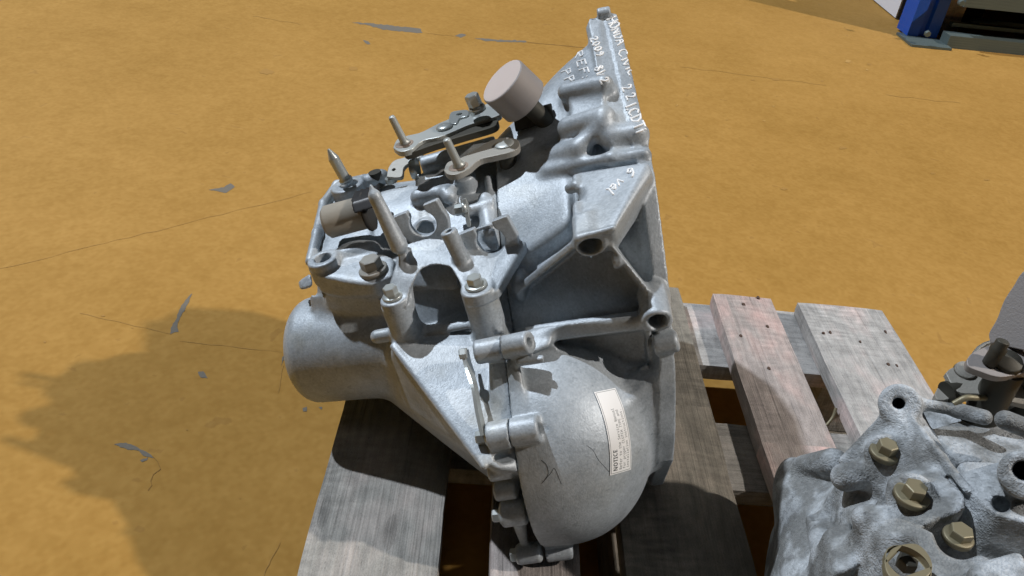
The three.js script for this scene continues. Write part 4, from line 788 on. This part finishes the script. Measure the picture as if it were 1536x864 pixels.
// ------------------------------------------------------------------ second, oxidised gearbox
const Q = (x, y, h) => at(x, y, PALLET + h * 0.0014);
const old = thing('gearbox', V(0.5, PALLET, -0.45), 'oxidised chalky grey gearbox lying on the pallet with brassy bolts', 'gearbox');
const up = V(0, 1, 0);
const OC = new Casting();
{
  const s2 = r => r * 0.00054;
  const drop = (pts, d) => [...pts, ...pts.map(p => p.clone().setY(p.y - d * 0.0014))];
  // body under the deck
  OC.add(hull(drop([Q(1262, 697, 106), Q(1335, 612, 118), Q(1420, 602, 124), Q(1560, 640, 133), Q(1620, 900, 148), Q(1300, 900, 112), Q(1262, 760, 102)], 106), 0.006), 0);
  // faceted web that rises to the corner boss
  OC.add(hull(drop([Q(1333, 610, 148), Q(1368, 606, 148), Q(1350, 628, 148), Q(1264, 697, 114), Q(1318, 724, 120), Q(1335, 742, 124), Q(1452, 737, 150), Q(1402, 645, 141)], 40), 0.003), 6);
  OC.add(cyl(Q(1350, 612, 120), Q(1350, 606, 153), s2(27), 0.003), 7);
  OC.add(cap(Q(1338, 616, 146), Q(1264, 692, 114), s2(6)), 6).add(cap(Q(1366, 626, 149), Q(1452, 736, 152), s2(5)), 6);
  // pale inner deck with a step, rear wall and lugs
  OC.add(hull(drop([Q(1394, 642, 138), Q(1450, 626, 140), Q(1560, 640, 148), Q(1580, 694, 152), Q(1440, 690, 144)], 40), 0.003), 5);
  OC.add(hull(drop([Q(1440, 690, 149), Q(1580, 694, 158), Q(1600, 800, 166), Q(1500, 770, 160), Q(1455, 735, 153)], 40), 0.003), 4);
  OC.add(cap(Q(1372, 604, 151), Q(1438, 616, 153), s2(8)), 6).add(cap(Q(1438, 616, 153), Q(1476, 626, 160), s2(10)), 6);
  OC.add(hull(drop([Q(1468, 604, 176), Q(1490, 604, 178), Q(1508, 622, 176), Q(1500, 640, 168), Q(1462, 632, 164)], 60), 0.006), 7);
  OC.add(cap(Q(1508, 630, 170), Q(1560, 650, 168), s2(12)), 7);
  OC.sub(cap(Q(1390, 636, 150), Q(1404, 648, 150), s2(10)), 5).sub(cap(Q(1412, 612, 160), Q(1450, 620, 164), s2(8)), 4);
  // bolt seats
  OC.add(cyl(Q(1327, 684, 100), Q(1327, 680, 135), s2(25), 0.003), 8).add(cyl(Q(1367, 750, 110), Q(1367, 745, 146), s2(28), 0.003), 8);
  // stepped plates and lobes towards the first gearbox
  OC.add(cap(Q(1268, 716, 116), Q(1332, 706, 124), s2(19), s2(17)), 8);
  OC.add(hull(drop([Q(1335, 712, 136), Q(1400, 692, 146), Q(1453, 742, 155), Q(1450, 764, 153), Q(1392, 784, 148), Q(1338, 764, 138)], 26), 0.003), 5);
  OC.sub(cap(Q(1268, 750, 118), Q(1326, 750, 126), s2(15), s2(17)), 6);
  OC.add(hull(drop([Q(1286, 770, 128), Q(1310, 757, 132), Q(1342, 770, 140), Q(1400, 800, 149), Q(1470, 820, 160), Q(1560, 870, 170), Q(1560, 930, 170), Q(1420, 900, 152), Q(1372, 838, 144), Q(1302, 797, 130)], 45), 0.004), 6);
  OC.add(cap(Q(1300, 778, 126), Q(1330, 782, 132), s2(17)), 8);
  OC.sub(cap(Q(1304, 816, 134), Q(1352, 818, 142), s2(13), s2(17)), 6).sub(cap(Q(1464, 840, 168), Q(1530, 818, 174), s2(6)), 5);
  OC.add(hull(drop([Q(1455, 844, 164), Q(1536, 820, 174), Q(1560, 880, 176), Q(1470, 880, 168)], 40), 0.004), 6);
  // flank
  OC.add(hull(drop([Q(1194, 706, 60), Q(1250, 692, 80), Q(1275, 700, 84), Q(1300, 780, 94), Q(1290, 900, 96), Q(1185, 900, 62), Q(1178, 765, 56)], 60), 0.010), 14);
  OC.add(ell2(Q(1208, 775, 40), 0.022, 0.035, 0.06), 10);
  OC.add(cap(Q(1206, 700, 62), Q(1250, 694, 84), s2(18), s2(22)), 10).add(cap(Q(1224, 782, 74), Q(1250, 864, 86), s2(14), s2(24)), 10);
  OC.add(hull(drop([Q(1236, 792, 102), Q(1280, 777, 112), Q(1288, 850, 114), Q(1250, 862, 106)], 40), 0.004), 7);
  OC.sub(cap(Q(1209, 708, 80), Q(1209, 700, 80), s2(7)), 4).sub(cap(Q(1217, 762, 76), Q(1223, 776, 80), s2(6)), 5).sub(cap(Q(1262, 700, 108), Q(1232, 740, 92), s2(7)), 8);
  // holes and recesses
  OC.sub(cyl(Q(1348, 605, 138), Q(1348, 605, 175), s2(8), 0.001), 3).sub(cyl(Q(1502, 757, 150), Q(1502, 757, 195), s2(9), 0.001), 3);
  OC.sub(cyl(Q(1437, 806, 146), Q(1437, 806, 185), s2(23), 0.002), 4);
  OC.add(cyl(Q(1538, 720, 140), Q(1538, 712, 178), s2(27), 0.003), 6).sub(cyl(Q(1536, 706, 160), Q(1536, 706, 200), s2(11), 0.001), 3);
  OC.sub(cap(Q(1346, 852, 150), Q(1366, 842, 152), s2(15)), 5).sub(cap(Q(1420, 770, 168), Q(1446, 766, 168), s2(4)), 3);
}
function ell2(c, rx, ry, rz) {
  return (x, y, z) => { const a = x - c.x, b = y - c.y, d = z - c.z, k0 = Math.hypot(a / rx, b / ry, d / rz), k1 = Math.hypot(a / rx / rx, b / ry / ry, d / rz / rz); return k1 < 1e-9 ? -rx : k0 * (k0 - 1) / k1; };
}
OC.keep(half(V(0, PALLET + 0.0005, 0), V(0, -1, 0)));
const chalk = (x, y, z) => {   // white oxide bloom over dull grey metal
  const a = fbm(x * 20, y * 20, z * 20 + 4) + 0.7 * fbm(x * 75, y * 75, z * 75), m = Math.max(0, Math.min(1, (a + 0.2) / 0.5)), s = m * m * (3 - 2 * m), b = 1 + 0.15 * fbm(x * 90, y * 90, z * 90);
  return [(0.34 + 0.40 * s) * b, (0.345 + 0.425 * s) * b, (0.335 + 0.455 * s) * b];
};
part('oxidised_casing', boxUV(OC.build([0.24, 0.1, -0.82], [0.72, 0.4, -0.2], 0.0023), chalk), oxidised, old);
bolt(old, Q(1327, 679, 135), up, 0.0070, 0.0074, brass, 1.5, 0.4); bolt(old, Q(1367, 744, 147), up, 0.0074, 0.0078, brass, 1.5, 0.9); bolt(old, Q(1437, 806, 146), up, 0.007, 0.006, brass, 1.3, 0.2);
{ // flat steel ring plate near the bottom of the frame
  const ref = Q(1362, 848, 158), s = plate([[1326, 842], [1340, 822], [1372, 816], [1392, 832], [1398, 856], [1380, 872], [1346, 874], [1330, 860]], ref, up, 0.004, [[1362, 846, 0.0125]]);
  const ring = part('lifting_eye', s, brass, old);
  part('eye_bolt', hexHead(Q(1358, 848, 148), up, 0.006, 0.006), darkSteel, ring);
}
// gear linkage on the old gearbox: dark plates, upright bracket, pin
{
  const n = up.clone().multiplyScalar(0.93).add(V(-0.12, 0, 0.25)).normalize(), r1 = Q(1470, 590, 158);
  const g1 = part('linkage_plate', plate([[1418, 560], [1428, 552], [1448, 548], [1462, 560], [1500, 575], [1560, 580], [1570, 612], [1520, 604], [1470, 592], [1436, 588]], r1, n, 0.004, [[1440, 556, 0.0025]]), dullSteel, old);
  part('hub_cup', turned(Q(1500, 590, 138), n, [[0, 0], [0.03, 0], [0.032, 0.028], [0.028, 0.03], [0.024, 0.012], [0, 0.01]]), dullSteel, g1);
  part('rivet', turned(off(onPlane(1447, 557, r1, n), n, 0), n, [[0, 0], [0.008, 0], [0.007, 0.003], [0, 0.004]]), dullSteel, g1);
  const r2 = Q(1490, 545, 178), g2 = part('selector_arm', plate([[1450, 540], [1458, 530], [1480, 520], [1502, 515], [1530, 520], [1570, 520], [1580, 556], [1540, 560], [1500, 566], [1470, 558], [1452, 550]], r2, n, 0.005), weightSteel, old);
  const pb = onPlane(1484, 546, r2, n), lean2 = V(0.12, 1, -0.1).normalize();
  part('pin', turned(pb, lean2, [[0, 0], [0.005, 0], [0.005, 0.010], [0.0054, 0.011], [0.0054, 0.014], [0.0045, 0.015], [0.0045, 0.019], [0.0036, 0.020], [0, 0.020]]), darkSteel, g2);
  const n3 = V(-0.75, 0.45, 0.5).normalize();
  part('arm_riser', plate([[1486, 514], [1484, 500], [1496, 478], [1506, 452], [1520, 430], [1540, 404], [1600, 380], [1620, 540], [1560, 530], [1520, 522]], off(onPlane(1510, 520, r2, n), n, 4), n3, 0.006), weightSteel, g2);
  part('arm_slot', turned(onPlane(1510, 544, r2, n), n, [[0, 0], [0.011, 0], [0.009, 0.004], [0, 0.0045]]), darkSteel, g2);
  const a = Q(1430, 606, 156), b = Q(1462, 597, 160);
  part('spring_end', new THREE.TubeGeometry(new THREE.CatmullRomCurve3([a, a.clone().lerp(b, 0.5).add(V(0, 0.003, 0)), b, Q(1480, 597, 158)]), 20, 0.0022, 8), brass, old);
  part('cable_lug', plate([[1402, 592], [1412, 574], [1432, 568], [1446, 576], [1440, 590], [1420, 600], [1406, 600]], Q(1425, 585, 150), up, 0.008), dullSteel, old);
  part('pipe_stub', rod(Q(1420, 590, 152), Q(1446, 582, 154), 0.009, 0.008), darkSteel, old);
  part('linkage_post', rod(Q(1512, 556, 174).add(V(0, -0.05, 0)), Q(1512, 556, 174), 0.013, 0.011), darkSteel, old);
  part('linkage_post', rod(Q(1575, 556, 174).add(V(0, -0.05, 0)), Q(1575, 556, 174), 0.014, 0.012), darkSteel, old);
}
renderer.render(scene, camera);
